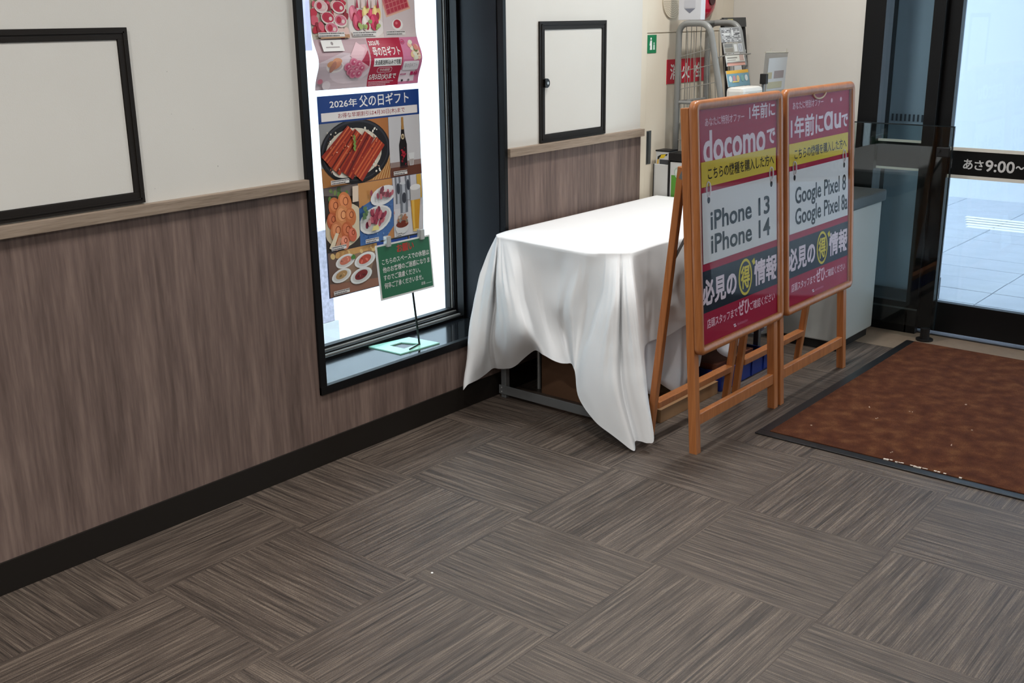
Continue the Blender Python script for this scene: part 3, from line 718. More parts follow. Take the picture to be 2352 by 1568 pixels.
board(3.536, 'wooden sandwich board nearest the camera, red sheet, large black print on its white card', [[('iPhone', .105, .402), ('13', .458, .545)], [('iPhone', .105, .402), ('14', .458, .548)]], True)
board(4.200, 'wooden sandwich board closer to the glass door, long thin print on its white card', [[('Google', .10, .335), ('Pixel', .365, .515), ('8', .545, .580)], [('Google', .10, .335), ('Pixel', .365, .515), ('8a', .538, .598)]], False)

# ================================================================== folding table and its cloths
t = thing('folding_table', 'grey folding table frame mostly hidden under the white cloth', 'table', (3.81, -0.36, 0))
box('table_top', M('grey_laminate', (170, 168, 164), 0.6), 3.24, 4.41, -0.635, -0.065, 0.665, 0.694, t, bev=.003)
for x in (3.27, 4.36):
    for y in (-0.055, -0.645):
        box('leg', STEEL, x - .013, x + .013, y - .013, y + .013, 0.0, 0.665, t, bev=.003)
    fb = box('foot_bar', STEEL, x - .019, x - .013, -0.655, -0.035, 0.018, 0.056, t, bev=.002)
    for z in (.028, .046):
        bm = bmesh.new(); cyl(bm, (x - .0195, -.05, z), (1, 0, 0), .003, .002, 8); obj('rivet', bm, ALU, fb)
for y in (-0.07, -0.63): box('side_rail', STEEL, 3.25, 4.38, y - .012, y + .012, 0.64, 0.665, t)
bm = bmesh.new(); tube(bm, [(3.44, -.10, .0), (3.44, -.10, .665)], .008, 8); obj('brace', bm, ALU, t)

NET = np.array([[[3.236,-0.054,0.698],[3.184,-0.035,0.596],[3.117,-0.035,0.455],[3.077,-0.035,0.316],[3.045,-0.035,0.113]],[[3.205,-0.075,0.698],[3.164,-0.07,0.582],[3.111,-0.075,0.455],[3.08,-0.075,0.315],[3.042,-0.06,0.119]],[[3.19,-0.09,0.698],[3.125,-0.128,0.576],[3.108,-0.115,0.433],[3.112,-0.094,0.282],[3.13,-0.05,0.121]],[[3.187,-0.098,0.698],[3.17,-0.103,0.564],[3.182,-0.087,0.42],[3.173,-0.064,0.262],[3.22,-0.031,0.132]],[[3.188,-0.101,0.698],[3.129,-0.141,0.577],[3.106,-0.159,0.448],[3.114,-0.16,0.33],[3.23,-0.057,0.134]],[[3.19,-0.109,0.698],[3.124,-0.166,0.581],[3.08,-0.21,0.461],[3.097,-0.21,0.328],[3.23,-0.094,0.142]],[[3.187,-0.122,0.698],[3.133,-0.184,0.596],[3.08,-0.249,0.475],[3.088,-0.253,0.345],[3.21,-0.16,0.171]],[[3.185,-0.144,0.698],[3.133,-0.222,0.601],[3.106,-0.281,0.475],[3.088,-0.325,0.372],[3.185,-0.277,0.265]],[[3.182,-0.199,0.698],[3.17,-0.239,0.597],[3.165,-0.272,0.461],[3.139,-0.323,0.367],[3.155,-0.35,0.271]],[[3.177,-0.274,0.698],[3.197,-0.27,0.589],[3.216,-0.276,0.451],[3.207,-0.309,0.342],[3.185,-0.37,0.246]],[[3.173,-0.347,0.698],[3.201,-0.32,0.595],[3.225,-0.305,0.453],[3.233,-0.32,0.338],[3.195,-0.402,0.236]],[[3.167,-0.427,0.698],[3.197,-0.391,0.599],[3.199,-0.373,0.462],[3.233,-0.368,0.347],[3.205,-0.425,0.236]],[[3.164,-0.488,0.698],[3.175,-0.47,0.614],[3.182,-0.424,0.481],[3.25,-0.383,0.345],[3.205,-0.449,0.241]],[[3.164,-0.52,0.698],[3.17,-0.504,0.606],[3.148,-0.485,0.491],[3.165,-0.478,0.368],[3.18,-0.48,0.236]],[[3.166,-0.559,0.698],[3.18,-0.538,0.595],[3.191,-0.506,0.465],[3.19,-0.491,0.35],[3.165,-0.496,0.235]],[[3.187,-0.604,0.698],[3.18,-0.592,0.563],[3.178,-0.555,0.413],[3.172,-0.519,0.296],[3.165,-0.501,0.212]],[[3.193,-0.617,0.698],[3.155,-0.629,0.56],[3.133,-0.602,0.418],[3.117,-0.574,0.292],[3.12,-0.55,0.142]],[[3.206,-0.634,0.698],[3.135,-0.67,0.557],[3.108,-0.656,0.406],[3.092,-0.637,0.263],[3.1,-0.638,0.079]],[[3.215,-0.647,0.698],[3.125,-0.7,0.557],[3.098,-0.698,0.403],[3.082,-0.7,0.244],[3.09,-0.73,0.044]],[[3.221,-0.655,0.698],[3.135,-0.713,0.553],[3.113,-0.723,0.397],[3.087,-0.748,0.226],[3.095,-0.816,0.005]],[[3.224,-0.659,0.698],[3.175,-0.694,0.542],[3.163,-0.704,0.378],[3.142,-0.73,0.22],[3.14,-0.792,0.022]],[[3.227,-0.663,0.698],[3.15,-0.72,0.551],[3.138,-0.738,0.39],[3.127,-0.764,0.225],[3.13,-0.821,0.034]],[[3.235,-0.669,0.698],[3.145,-0.744,0.559],[3.133,-0.775,0.398],[3.122,-0.806,0.235],[3.13,-0.855,0.036]],[[3.245,-0.676,0.698],[3.155,-0.763,0.56],[3.148,-0.796,0.399],[3.142,-0.827,0.241],[3.15,-0.867,0.054]],[[3.256,-0.682,0.698],[3.185,-0.755,0.573],[3.188,-0.778,0.416],[3.202,-0.79,0.279],[3.24,-0.779,0.169]],[[3.284,-0.683,0.698],[3.291,-0.695,0.583],[3.305,-0.7,0.472],[3.305,-0.71,0.383],[3.3,-0.72,0.31]],[[3.37,-0.681,0.698],[3.364,-0.692,0.596],[3.367,-0.695,0.499],[3.367,-0.695,0.416],[3.37,-0.695,0.336]],[[3.494,-0.681,0.698],[3.476,-0.7,0.59],[3.465,-0.71,0.496],[3.467,-0.71,0.41],[3.467,-0.71,0.334]],[[3.6,-0.69,0.698],[3.6,-0.705,0.61],[3.6,-0.702,0.521],[3.6,-0.702,0.433],[3.6,-0.702,0.345]],[[3.7,-0.69,0.698],[3.7,-0.711,0.613],[3.7,-0.712,0.527],[3.7,-0.712,0.442],[3.7,-0.712,0.357]],[[3.8,-0.69,0.698],[3.8,-0.699,0.611],[3.8,-0.692,0.525],[3.8,-0.692,0.438],[3.8,-0.692,0.351]],[[3.9,-0.69,0.698],[3.9,-0.705,0.608],[3.9,-0.702,0.517],[3.9,-0.702,0.427],[3.9,-0.702,0.337]],[[4.0,-0.69,0.698],[4.0,-0.711,0.607],[4.0,-0.712,0.516],[4.0,-0.712,0.425],[4.0,-0.712,0.334]],[[4.1,-0.69,0.698],[4.1,-0.699,0.61],[4.1,-0.691,0.523],[4.1,-0.691,0.435],[4.1,-0.691,0.348]],[[4.2,-0.69,0.698],[4.2,-0.705,0.613],[4.2,-0.702,0.527],[4.2,-0.702,0.442],[4.2,-0.702,0.357]],[[4.3,-0.69,0.698],[4.3,-0.711,0.611],[4.3,-0.712,0.523],[4.3,-0.712,0.436],[4.3,-0.712,0.349]],[[4.4,-0.69,0.698],[4.4,-0.699,0.607],[4.4,-0.691,0.517],[4.4,-0.691,0.426],[4.4,-0.691,0.335]],[[4.425,-0.69,0.698],[4.43,-0.72,0.579],[4.433,-0.74,0.459],[4.435,-0.75,0.339],[4.435,-0.76,0.22]],[[4.432,-0.66,0.698],[4.436,-0.67,0.598],[4.438,-0.68,0.499],[4.438,-0.68,0.399],[4.438,-0.68,0.3]],[[4.432,-0.5,0.698],[4.435,-0.5,0.628],[4.435,-0.5,0.559],[4.435,-0.5,0.489],[4.435,-0.5,0.42]],[[4.432,-0.35,0.698],[4.435,-0.35,0.628],[4.435,-0.35,0.559],[4.435,-0.35,0.489],[4.435,-0.35,0.42]],[[4.432,-0.2,0.698],[4.435,-0.2,0.628],[4.435,-0.2,0.559],[4.435,-0.2,0.489],[4.435,-0.2,0.42]],[[4.432,-0.06,0.698],[4.435,-0.06,0.623],[4.435,-0.06,0.549],[4.435,-0.06,0.475],[4.435,-0.06,0.4]],[[4.415,-0.035,0.698],[4.415,-0.025,0.628],[4.415,-0.025,0.559],[4.415,-0.025,0.489],[4.415,-0.025,0.42]],[[4.2,-0.035,0.698],[4.2,-0.027,0.636],[4.2,-0.027,0.574],[4.2,-0.027,0.512],[4.2,-0.027,0.45]],[[4.0,-0.035,0.698],[4.0,-0.027,0.636],[4.0,-0.027,0.574],[4.0,-0.027,0.512],[4.0,-0.027,0.45]],[[3.8,-0.035,0.698],[3.8,-0.027,0.636],[3.8,-0.027,0.574],[3.8,-0.027,0.512],[3.8,-0.027,0.45]],[[3.6,-0.035,0.698],[3.6,-0.027,0.636],[3.6,-0.027,0.574],[3.6,-0.027,0.512],[3.6,-0.027,0.45]],[[3.4,-0.035,0.698],[3.4,-0.027,0.636],[3.4,-0.027,0.574],[3.4,-0.027,0.512],[3.4,-0.027,0.45]],[[3.34,-0.035,0.698],[3.33,-0.027,0.623],[3.31,-0.027,0.549],[3.29,-0.027,0.475],[3.26,-0.025,0.4]]])
def cr(a, n):
    """Catmull-Rom refinement of a closed control curve along axis 0"""
    out = []
    K = len(a)
    for i in range(K):
        p0_, p1_, p2_, p3_ = a[(i - 1) % K], a[i], a[(i + 1) % K], a[(i + 2) % K]
        for k in range(n):
            s = k / n
            # tension 0.5 keeps the ridges tight
            out.append(0.5 * ((2 * p1_) + (-p0_ + p2_) * s + (2 * p0_ - 5 * p1_ + 4 * p2_ - p3_) * s * s + (-p0_ + 3 * p1_ - 3 * p2_ + p3_) * s ** 3))
    return np.array(out)
def cr_open(a, n):
    a = np.concatenate([2 * a[:1] - a[1:2], a, 2 * a[-1:] - a[-2:-1]]); out = []
    for i in range(1, len(a) - 2):
        p0_, p1_, p2_, p3_ = a[i - 1], a[i], a[i + 1], a[i + 2]
        for k in range(n):
            s = k / n
            out.append(0.5 * ((2 * p1_) + (-p0_ + p2_) * s + (2 * p0_ - 5 * p1_ + 4 * p2_ - p3_) * s * s + (-p0_ + 3 * p1_ - 3 * p2_ + p3_) * s ** 3))
    out.append(a[-2]); return np.array(out)
G = cr(NET, 6)                                   # (columns, 5, 3)
G = cr_open(G.transpose(1, 0, 2), 7)             # (rows, columns, 3)
NR, NC = G.shape[:2]
# fine creases that run down the drape, and a slight pucker of the woven cloth
ss = np.linspace(0, 1, NC, endpoint=False)
ctr = np.array([3.81, -0.36])
for r_ in range(NR):
    tt = r_ / (NR - 1)
    dirn = G[r_, :, :2] - ctr; dirn /= np.linalg.norm(dirn, axis=1, keepdims=True)
    amp = 0.0035 * math.sin(math.pi * min(1, tt * 1.15)) * (np.sin(ss * 2 * math.pi * 41 + 3 * tt) * np.sin(ss * 2 * math.pi * 7 + 1) + .6 * np.sin(ss * 2 * math.pi * 67 - 5 * tt))
    G[r_, :, :2] += dirn * amp[:, None]
from mathutils import noise as mn
for r_ in range(1, NR):
    tt = r_ / (NR - 1); a_ = 0.0045 * min(1.0, tt * 3)
    for c_ in range(NC):
        p = Vector(G[r_, c_]); d_ = Vector((p.x - 3.81, p.y + 0.36, 0)).normalized()
        q = (1 - abs(mn.noise(Vector((p.x * 7, p.y * 7, p.z * 5)) + Vector((3.1, 0, 0)))) * 2.2) + .5 * (1 - abs(mn.noise(Vector((p.x * 17, p.y * 17, p.z * 11)))) * 2.2)
        G[r_, c_] += np.array(d_ * (q * a_))
G[:, :, 2] = np.maximum(G[:, :, 2], 0.003)
bm = bmesh.new(); rows = []
top0 = G[0]
# rounded shoulder from the flat top to the drape
c3 = np.array([3.81, -0.36, 0.0])
def toward(pts, d, z):
    v = pts[:, :2] - ctr; q = pts.copy()
    # shrink a rectangle, not a circle
    q[:, 0] = np.clip(pts[:, 0], 3.17 + d, 4.44 - d); q[:, 1] = np.clip(pts[:, 1], -0.69 + d, -0.03 - d); q[:, 2] = z
    return q
allrows = [toward(top0, .10, .7012), toward(top0, .03, .7010), toward(top0, .010, .7000)] + [G[k] for k in range(NR)]
allrows[3] = G[0] * 1.0; allrows[3][:, 2] = .6955
for rr_ in allrows: rows.append([bm.verts.new(p) for p in rr_])
for a in range(len(rows) - 1):
    A, B = rows[a], rows[a + 1]
    for k in range(NC):
        try: bm.faces.new((A[k], A[(k + 1) % NC], B[(k + 1) % NC], B[k]))
        except ValueError: pass
bmesh.ops.remove_doubles(bm, verts=rows[0], dist=.0004)
inner = [e for e in bm.edges if e.is_boundary and all(v.co.z > .7005 for v in e.verts)]
bmesh.ops.holes_fill(bm, edges=inner, sides=0)
o = obj('tablecloth', bm, CLOTH, smooth=True, label='white tablecloth draped over the folding table, its long corner touching the carpet', cat='tablecloth')
sm = o.modifiers.new('smooth', 'SMOOTH'); sm.factor = 0.25; sm.iterations = 1

# second, lower sheet behind the front hem
bm = bmesh.new(); nx, nz = 90, 16; gr = []
for j in range(nz + 1):
    tz = j / nz; row = []
    for i in range(nx + 1):
        s = i / nx; x = 3.30 + 1.12 * s
        y = -0.672 - 0.020 * tz * math.sin(s * 23 + 1.0) - 0.012 * tz * math.sin(s * 51 + 2 * tz) - .022 * tz * tz + .006 * math.sin(s * 90 + 9 * tz) * tz
        bot = (0.105 if s < .45 else 0.165) + 0.03 * math.sin(s * 17) + 0.02 * math.sin(s * 39 + 1)
        row.append(bm.verts.new((x, y, 0.63 + (bot - 0.63) * tz)))
    gr.append(row)
for j in range(nz):
    for i in range(nx): bm.faces.new((gr[j][i], gr[j][i + 1], gr[j + 1][i + 1], gr[j + 1][i]))
o = obj('lower_sheet', bm, M('white_sheet', (222, 222, 226), 0.8), smooth=True, label='crumpled white sheet hanging below the tablecloth hem behind the nearest sandwich board', cat='sheet')
o.modifiers.new('thickness', 'SOLIDIFY').thickness = .0012

# things under the table
def carton(name, label, cat, x0, x1, y0, y1, z0, z1, mat, tape=None):
    t = thing(name, label, cat, ((x0 + x1) / 2, (y0 + y1) / 2, z0))
    box('body', mat, x0, x1, y0, y1, z0, z1 - .003, t, bev=.002)
    bm = bmesh.new(); my = (y0 + y1) / 2
    bx(bm, x0, x1, y0, my - .001, z1 - .003, z1); bx(bm, x0, x1, my + .001, y1, z1 - .003, z1)
    obj('flap', bm, mat, t)
    if tape: box('tape', tape, x0 - .0008, x1 + .0008, my - .025, my + .025, z1 - .02, z1 + .0006, t)
    return t
TAPE = M('packing_tape', (170, 134, 92), 0.3)
carton('cardboard_box', 'brown cardboard box on the carpet under the draped table', 'box', 3.40, 3.95, -0.44, -0.145, 0.0, 0.33, CARDD, TAPE)
carton('cardboard_tray', 'flat cardboard carton lying on the carpet behind the nearest sandwich board', 'carton', 3.405, 3.85, -0.735, -0.46, 0.0, 0.055, CARD, TAPE)
BLUEP = M('blue_plastic', (18, 44, 128), 0.4)
t = thing('blue_crate', 'blue plastic crate on the floor behind the sandwich boards', 'crate', (4.15, -.6, 0))
bm = bmesh.new()
bx(bm, 3.875, 4.325, -0.735, -0.725, 0, .085, .002); bx(bm, 3.875, 4.325, -0.47, -0.46, 0, .085, .002); bx(bm, 3.875, 3.885, -0.725, -0.47, 0, .085, .002); bx(bm, 4.315, 4.325, -0.725, -0.47, 0, .085, .002); bx(bm, 3.885, 4.315, -0.725, -0.47, .002, .010)
obj('shell', bm, BLUEP, t)
for y in (-0.743, -0.46): box('rim', BLUEP, 3.867, 4.333, y, y + .008, .075, .092, t, bev=.002)
for k in range(4): box('rib', BLUEP, 3.92 + .11 * k, 3.928 + .11 * k, -0.741, -0.735, .004, .075, t)
carton('brown_carton', 'small reddish brown carton inside the blue crate', 'carton', 3.90, 4.22, -0.70, -0.48, 0.0105, 0.105, M('red_brown_card', (124, 70, 48), 0.8))

# ================================================================== fire hydrant cabinet
t = thing('hydrant_cabinet', 'cream steel fire hydrant cabinet built into the corner, with red character sign', 'cabinet', (4.77, 0.1, 0))
box('body', CREAM, 4.3365, 5.2085, 0.022, 0.30, 0.0, 2.68, t)
box('corner_post', CREAM, 4.3365, 4.392, 0.008, 0.022, 0.0, 2.68, t, bev=.002)
box('door', CREAM, 4.396, 5.10, 0.014, 0.022, 0.06, 1.448, t, bev=.0015)
box('upper_panel', CREAM, 4.396, 5.10, 0.014, 0.022, 1.4525, 2.4, t, bev=.0015)
box('side_panel', CREAM, 5.104, 5.2085, 0.016, 0.022, 0.06, 2.4, t, bev=.0015)
hr = box('handle_recess', M('recess_grey', (96, 100, 100), 0.4, 0.4), 4.412, 4.452, 0.0125, 0.014, 0.845, 1.003, t)
box('recess_shadow_plate', M('recess_dark', (58, 62, 62), 0.4, 0.4), 4.416, 4.430, 0.0118, 0.0125, 0.850, 0.998, hr)
P = Print(lambda u, v, h: Vector((u, 0.014 - h, v)), t)
P.base = .0016
gs = box('green_sign', M('sign_green', (16, 122, 76), 0.4), 4.402, 4.478, 0.0125, 0.014, 1.361, 1.443, t)
P.base = .0018; P.part('pictogram', parent=gs)
P.ell(4.431, 1.426, .006, .0055, WHT).poly([(4.422, 1.376), (4.441, 1.376), (4.438, 1.418), (4.426, 1.418)], WHT).poly([(4.418, 1.396), (4.424, 1.396), (4.428, 1.416), (4.424, 1.418)], WHT)
P.ell(4.456, 1.405, .005, .0045, (200, 226, 212)).poly([(4.448, 1.376), (4.464, 1.376), (4.462, 1.399), (4.450, 1.399)], (200, 226, 212)); P.done()
rs = box('red_sign', M('sign_red', (198, 22, 52), 0.4), 4.575, 4.935, 0.0115, 0.014, 1.212, 1.326, t)
P.base = .0028
for k, c in enumerate('消火栓'):
    P.part('sign_lettering', parent=rs).text(c, 4.605 + .1085 * k, 4.675 + .1085 * k, 1.232, 1.304, WHT, .02); P.done()
bm = bmesh.new(); cyl(bm, (4.605, 0.012, 1.60), (0, 1, 0), .085, .010, 40); sp_ = obj('speaker', bm, M('speaker_cream', (206, 196, 176), 0.5), t)
bm = bmesh.new()
for ring in range(1, 9):
    for k in range(ring * 6):
        a = 2 * math.pi * k / (ring * 6); bx(bm, 4.605 + ring * .0095 * math.cos(a) - .0014, 4.605 + ring * .0095 * math.cos(a) + .0014, .0064, .007, 1.60 + ring * .0095 * math.sin(a) - .0014, 1.60 + ring * .0095 * math.sin(a) + .0014)
obj('speaker_holes', bm, M('speaker_hole', (110, 102, 90), 0.8), sp_, kind='stuff')
bm = bmesh.new(); bmesh.ops.create_uvsphere(bm, u_segments=32, v_segments=16, radius=.098)
for v in bm.verts: v.co = Vector((4.885 + v.co.x, .014 + v.co.z * .6 if False else .014 + v.co.y * .55, 1.60 + v.co.z))
bmesh.ops.bisect_plane(bm, geom=bm.verts[:] + bm.edges[:] + bm.faces[:], plane_co=(0, .0138, 0), plane_no=(0, 1, 0), clear_outer=True)
rl = obj('red_lamp', bm, M('red_lamp_plastic', (206, 20, 60), 0.2, coat=.4), t, smooth=True)
bm = bmesh.new(); cyl(bm, (4.885, -.040, 1.60), (0, 1, 0), .026, .012); obj('lamp_hub', bm, M('lamp_hub_dark', (60, 16, 26), 0.3), rl)

# ================================================================== things between the table and the corner
t = thing('leaflet_rack', 'grey tubular wire leaflet rack standing in the corner before the hydrant cabinet', 'rack', (4.7, -0.3, 0))
TUBE = M('rack_grey_paint', (132, 133, 131), 0.4, spec=0.5)
WIRE = M('rack_wire', (150, 148, 142), 0.4, 0.4)
FX = (4.575, 4.845)
def fy(z): return -0.222 - (1.44 - max(z, 1.08)) * 0.225
for x in FX:
    bm = bmesh.new(); tube(bm, arc_path([(x, -.045, .0), (x, -.05, 1.492), (x, -.212, 1.492), (x, fy(1.08), 1.08), (x, fy(0), 0.0)], .055, 8), .0145, 12)
    obj('side_frame', bm, TUBE, t, smooth=True)
for z in (1.492,):
    for y in (-.08,):
        bm = bmesh.new(); tube(bm, [(FX[0], y, z), (FX[1], y, z)], .012, 10); obj('top_bar', bm, TUBE, t, smooth=True)
for z in (.25, .70, 1.13):
    bm = bmesh.new(); tube(bm, [(FX[0], -.05, z), (FX[1], -.05, z)], .008, 8); obj('rear_bar', bm, TUBE, t)
    bm = bmesh.new(); tube(bm, [(FX[0], fy(z), z), (FX[1], fy(z), z)], .008, 8); obj('front_bar', bm, TUBE, t)
    bm = bmesh.new(); tube(bm, [(FX[0], -.05, z), (FX[0], fy(z), z)], .008, 8); obj('side_bar', bm, TUBE, t)
k0 = 0
for k in range(5):
    a = .17 * k + .15
    bm = bmesh.new(); tube(bm, [(FX[0], -.06 - .035 * k, 1.46), (FX[0], -.06 + (fy(.3) + .06) * a, .25)], .0021, 6); obj('upright_wire', bm, WIRE, t)
for z in (1.36, 1.29, 1.21, 1.05, .97, .88, .6, .4):
    bm = bmesh.new(); tube(bm, [(FX[0], -.055, z - .02), (FX[0], fy(z) + .01, z + .02)], .0021, 6); obj('cross_wire', bm, WIRE, t)
for k in range(6):
    x = FX[0] + .02 + .046 * k
    bm = bmesh.new(); tube(bm, [(x, -.05, 1.48), (x, -.05, .25)], .0021, 6); obj('back_wire', bm, WIRE, t)
    bm = bmesh.new(); tube(bm, [(x, fy(1.46) + .02, 1.46), (x, fy(.25) + .02, .25)], .0021, 6); obj('front_wire', bm, WIRE, t)
for k, z in enumerate((.45, .80, 1.125, 1.33)):
    bm = bmesh.new(); d_ = .02; 
    pts = [(FX[0] + .012, fy(z) + .02, z), (FX[0] + .012, fy(z) - .045, z + .02), (FX[1] - .012, fy(z) - .045, z + .02), (FX[1] - .012, fy(z) + .02, z)]
    tube(bm, pts, .003, 6); obj('pocket_wire', bm, WIRE, t)

def leaflet(label, z0, z1, xa, xb, off, mat, prints):
    ya, yb = fy(z0) - off, fy(z1) - off
    t_ = thing('leaflet', label, 'leaflet', ((xa + xb) / 2, ya, z0), 'leaflets in the wire rack')
    e = Vector((0, yb - ya, z1 - z0)); n = Vector((0, -(z1 - z0), (yb - ya))).normalized()
    f = lambda u, v, h: Vector((xa + u * (xb - xa), ya, z0)) + e * v + n * h
    bm = bmesh.new(); vv = [bm.verts.new(f(a, b, c)) for c in (-.003, 0) for a, b in ((0, 0), (1, 0), (1, 1), (0, 1))]
    for q in ((0, 3, 2, 1), (4, 5, 6, 7), (0, 1, 5, 4), (1, 2, 6, 5), (2, 3, 7, 6), (3, 0, 4, 7)): bm.faces.new([vv[i] for i in q])
    obj('paper', bm, mat, t_)
    P = Print(f, t_); P.part('print'); prints(P); P.done()
def pr_news(P):
    P.rect(.02, .98, .02, .98, (150, 150, 150))
    for j in range(9):
        x = .05
        while x < .93:
            d = random.uniform(.03, .12); P.rect(x, x + d, .06 + .1 * j, .12 + .1 * j, random.choice([(96, 96, 98), (190, 190, 190), (120, 120, 122), (206, 206, 206)])); P.layer -= 1; x += d + .02
    P.layer += 1; P.rect(.12, .42, .45, .62, (206, 206, 204)).rect(.52, .62, .42, .8, (210, 210, 208)).rect(.7, .9, .5, .58, (84, 84, 88))
def pr_photo(P):
    P.rect(.02, .98, .02, .98, (160, 158, 150)).rect(.05, .46, .1, .5, (132, 126, 116)).rect(.52, .68, .15, .85, (206, 206, 204)).rect(.72, .95, .1, .9, (176, 178, 182)); P.ring(.84, .5, .07, .3, .02, (110, 110, 116)); P.rect(.05, .45, .6, .9, (120, 120, 118))
def pr_box(P): P.rect(.02, .98, .30, .98, (214, 212, 202)).rect(.06, .6, .62, .72, (130, 126, 120)).rect(.06, .5, .45, .52, (160, 156, 150)).rect(.72, .95, .4, .9, (186, 160, 150)).rect(.02, .98, .02, .28, (222, 166, 150))
def pr_teal(P):
    P.rect(.0, 1, .0, 1, (120, 160, 176)).rect(.0, 1, .80, 1, (226, 176, 70))
    for a, c in ((.08, (206, 216, 216)), (.25, (190, 140, 150)), (.42, (216, 190, 140)), (.62, (130, 176, 170)), (.8, (216, 224, 224))): P.ell(a + .06, .48, .07, .2, c)
    P.rect(.2, .5, .25, .33, (216, 196, 120))
def pr_blue(P):
    P.rect(0, 1, 0, 1, (176, 178, 196))
    for j in range(5):
        x = .06
        while x < .92:
            d = random.uniform(.04, .14); P.rect(x, x + d, .1 + .17 * j, .21 + .17 * j, random.choice([(70, 70, 120), (110, 110, 150), (226, 226, 232), (60, 60, 90)])); P.layer -= 1; x += d + .03
    P.layer += 1
GREYP = M('grey_print_paper', (168, 168, 168), 0.6)
leaflet('grey newsprint leaflet at the top of the wire rack', 1.405, 1.472, 4.625, 4.815, .022, GREYP, pr_news)
leaflet('grey photo leaflet just under the top newsprint in the wire rack', 1.355, 1.402, 4.63, 4.815, .024, GREYP, pr_photo)
leaflet('cream leaflet with pink lower edge in the middle of the wire rack', 1.298, 1.352, 4.632, 4.81, .026, PAPER, pr_box)
leaflet('teal leaflet with a yellow top edge in the wire rack', 1.205, 1.278, 4.612, 4.822, .028, PAPER, pr_teal)
leaflet('white leaflet with dark blue print at the bottom visible pocket of the rack', 1.145, 1.202, 4.618, 4.82, .030, PAPER, pr_blue)
t = thing('white_carton', 'white carton with a grey arrow sitting on top of the wire leaflet rack', 'box', (4.68, -.12, 1.507))
box('body', M('white_carton_paper', (212, 214, 220), 0.6), 4.572, 4.612, -.165, -.045, 1.507, 1.72, t, bev=.002)
P = Print(lambda u, v, h: Vector((4.572 - h, -.045 - u, 1.507 + v)), t); P.part('arrow_print'); P.poly([(.030, .052), (.090, .052), (.06, .030)], (120, 124, 138)).rect(.030, .090, .056, .088, (196, 198, 206)).rect(0.0, .12, .094, .097, (150, 152, 158)); P.done()
t = thing('black_sign_frame', 'black leaning sign frame behind the wire leaflet rack', 'sign frame', (4.95, -.1, 0))
bm = bmesh.new()
for x in (4.878, 5.085): tube(bm, [(x, -.105, 1.51), (x, -.30, 0.0)], .011, 8)
obj('post', bm, BLACKP, t)
bm = bmesh.new()
vv = []
for c in (0, .012):
    for (x, z) in ((4.868, 1.47), (5.09, 1.47), (5.09, 1.515), (4.868, 1.515)): vv.append(bm.verts.new((x, -.108 - (1.51 - z) * .129 - c, z)))
for q in ((0, 3, 2, 1), (4, 5, 6, 7), (0, 1, 5, 4), (1, 2, 6, 5), (2, 3, 7, 6), (3, 0, 4, 7)): bm.faces.new([vv[i] for i in q])
obj('head_bar', bm, M('charcoal_plastic', (52, 54, 56), 0.4), t)
box('yellow_label', M('yellow_label', (214, 204, 130), 0.5), 4.90, 4.945, -.1275, -.1225, 1.478, 1.508, t)
box('hanging_sheet', M('white_paper'), 4.90, 5.05, -.150, -.148, 1.20, 1.36, t)
carton('dark_brown_box', 'dark brown box standing inside the wire leaflet rack', 'box', 4.60, 4.75, -.21, -.11, .80, 1.005, M('dark_brown_card', (58, 44, 36), 0.8))

t = thing('white_panel_box', 'tall plain white collection box between the table end and the cream cabinet', 'box', (4.49, -.045, 0))
box('body', M('box_white', (205, 205, 203), 0.5), 4.452, 4.54, -.086, -.012, 0, .846, t, bev=.003); box('side_seam', BLACKP, 4.449, 4.452, -.009, -.0055, 0, .846, t)
box('side_plate', M('box_white'), 4.452, 4.54, -.012, -.0055, 0, .846, t)
t = thing('green_label_box', 'white collection box with a bright green front and black top, next to the plain one', 'box', (4.49, -.18, 0))
box('body', M('box_white'), 4.452, 4.54, -.30, -.098, 0, .862, t, bev=.003)
box('edge', BLACKP, 4.449, 4.535, -.0975, -.088, 0, .868, t)
P = Print(lambda u, v, h: Vector((4.452 - h, -.098 - u, v)), t); P.part('green_print').rect(.008, .195, .02, .80, (86, 146, 52)).poly([(.03, .83), (.09, .80), (.065, .765), (.03, .795)], (214, 224, 214)).poly([(.09, .80), (.15, .79), (.16, .83), (.12, .84)], (150, 186, 150)).ring(.045, .815, .022, .024, .005, (170, 190, 176)); P.done()
box('lid', BLACKP, 4.446, 4.545, -.305, -.090, .868, .905, t, bev=.004)
t = thing('taped_box', 'small white box with black and yellow tape on top of the plain collection box', 'box', (4.5, -.05, .8465))
box('body', M('box_white'), 4.46, 4.53, -.086, -.012, .8465, .906, t, bev=.002)
P = Print(lambda u, v, h: Vector((4.46 - h, -.012 - u, .8465 + v)), t); P.part('hazard_tape').poly([(.008, .0), (.016, .0), (.02, .03), (.036, .04), (.06, .04), (.066, .05), (.03, .046), (.01, .035)], (30, 30, 30)).poly([(.006, .0), (.016, .0), (.018, .024), (.008, .02)], (216, 176, 90)).poly([(.022, .026), (.046, .030), (.056, .048), (.03, .044)], (222, 190, 40)).rect(.022, .072, .0, .022, (62, 64, 68)); P.done()
box('black_lid', BLACKP, 4.458, 4.534, -.088, -.010, .906, .912, t)

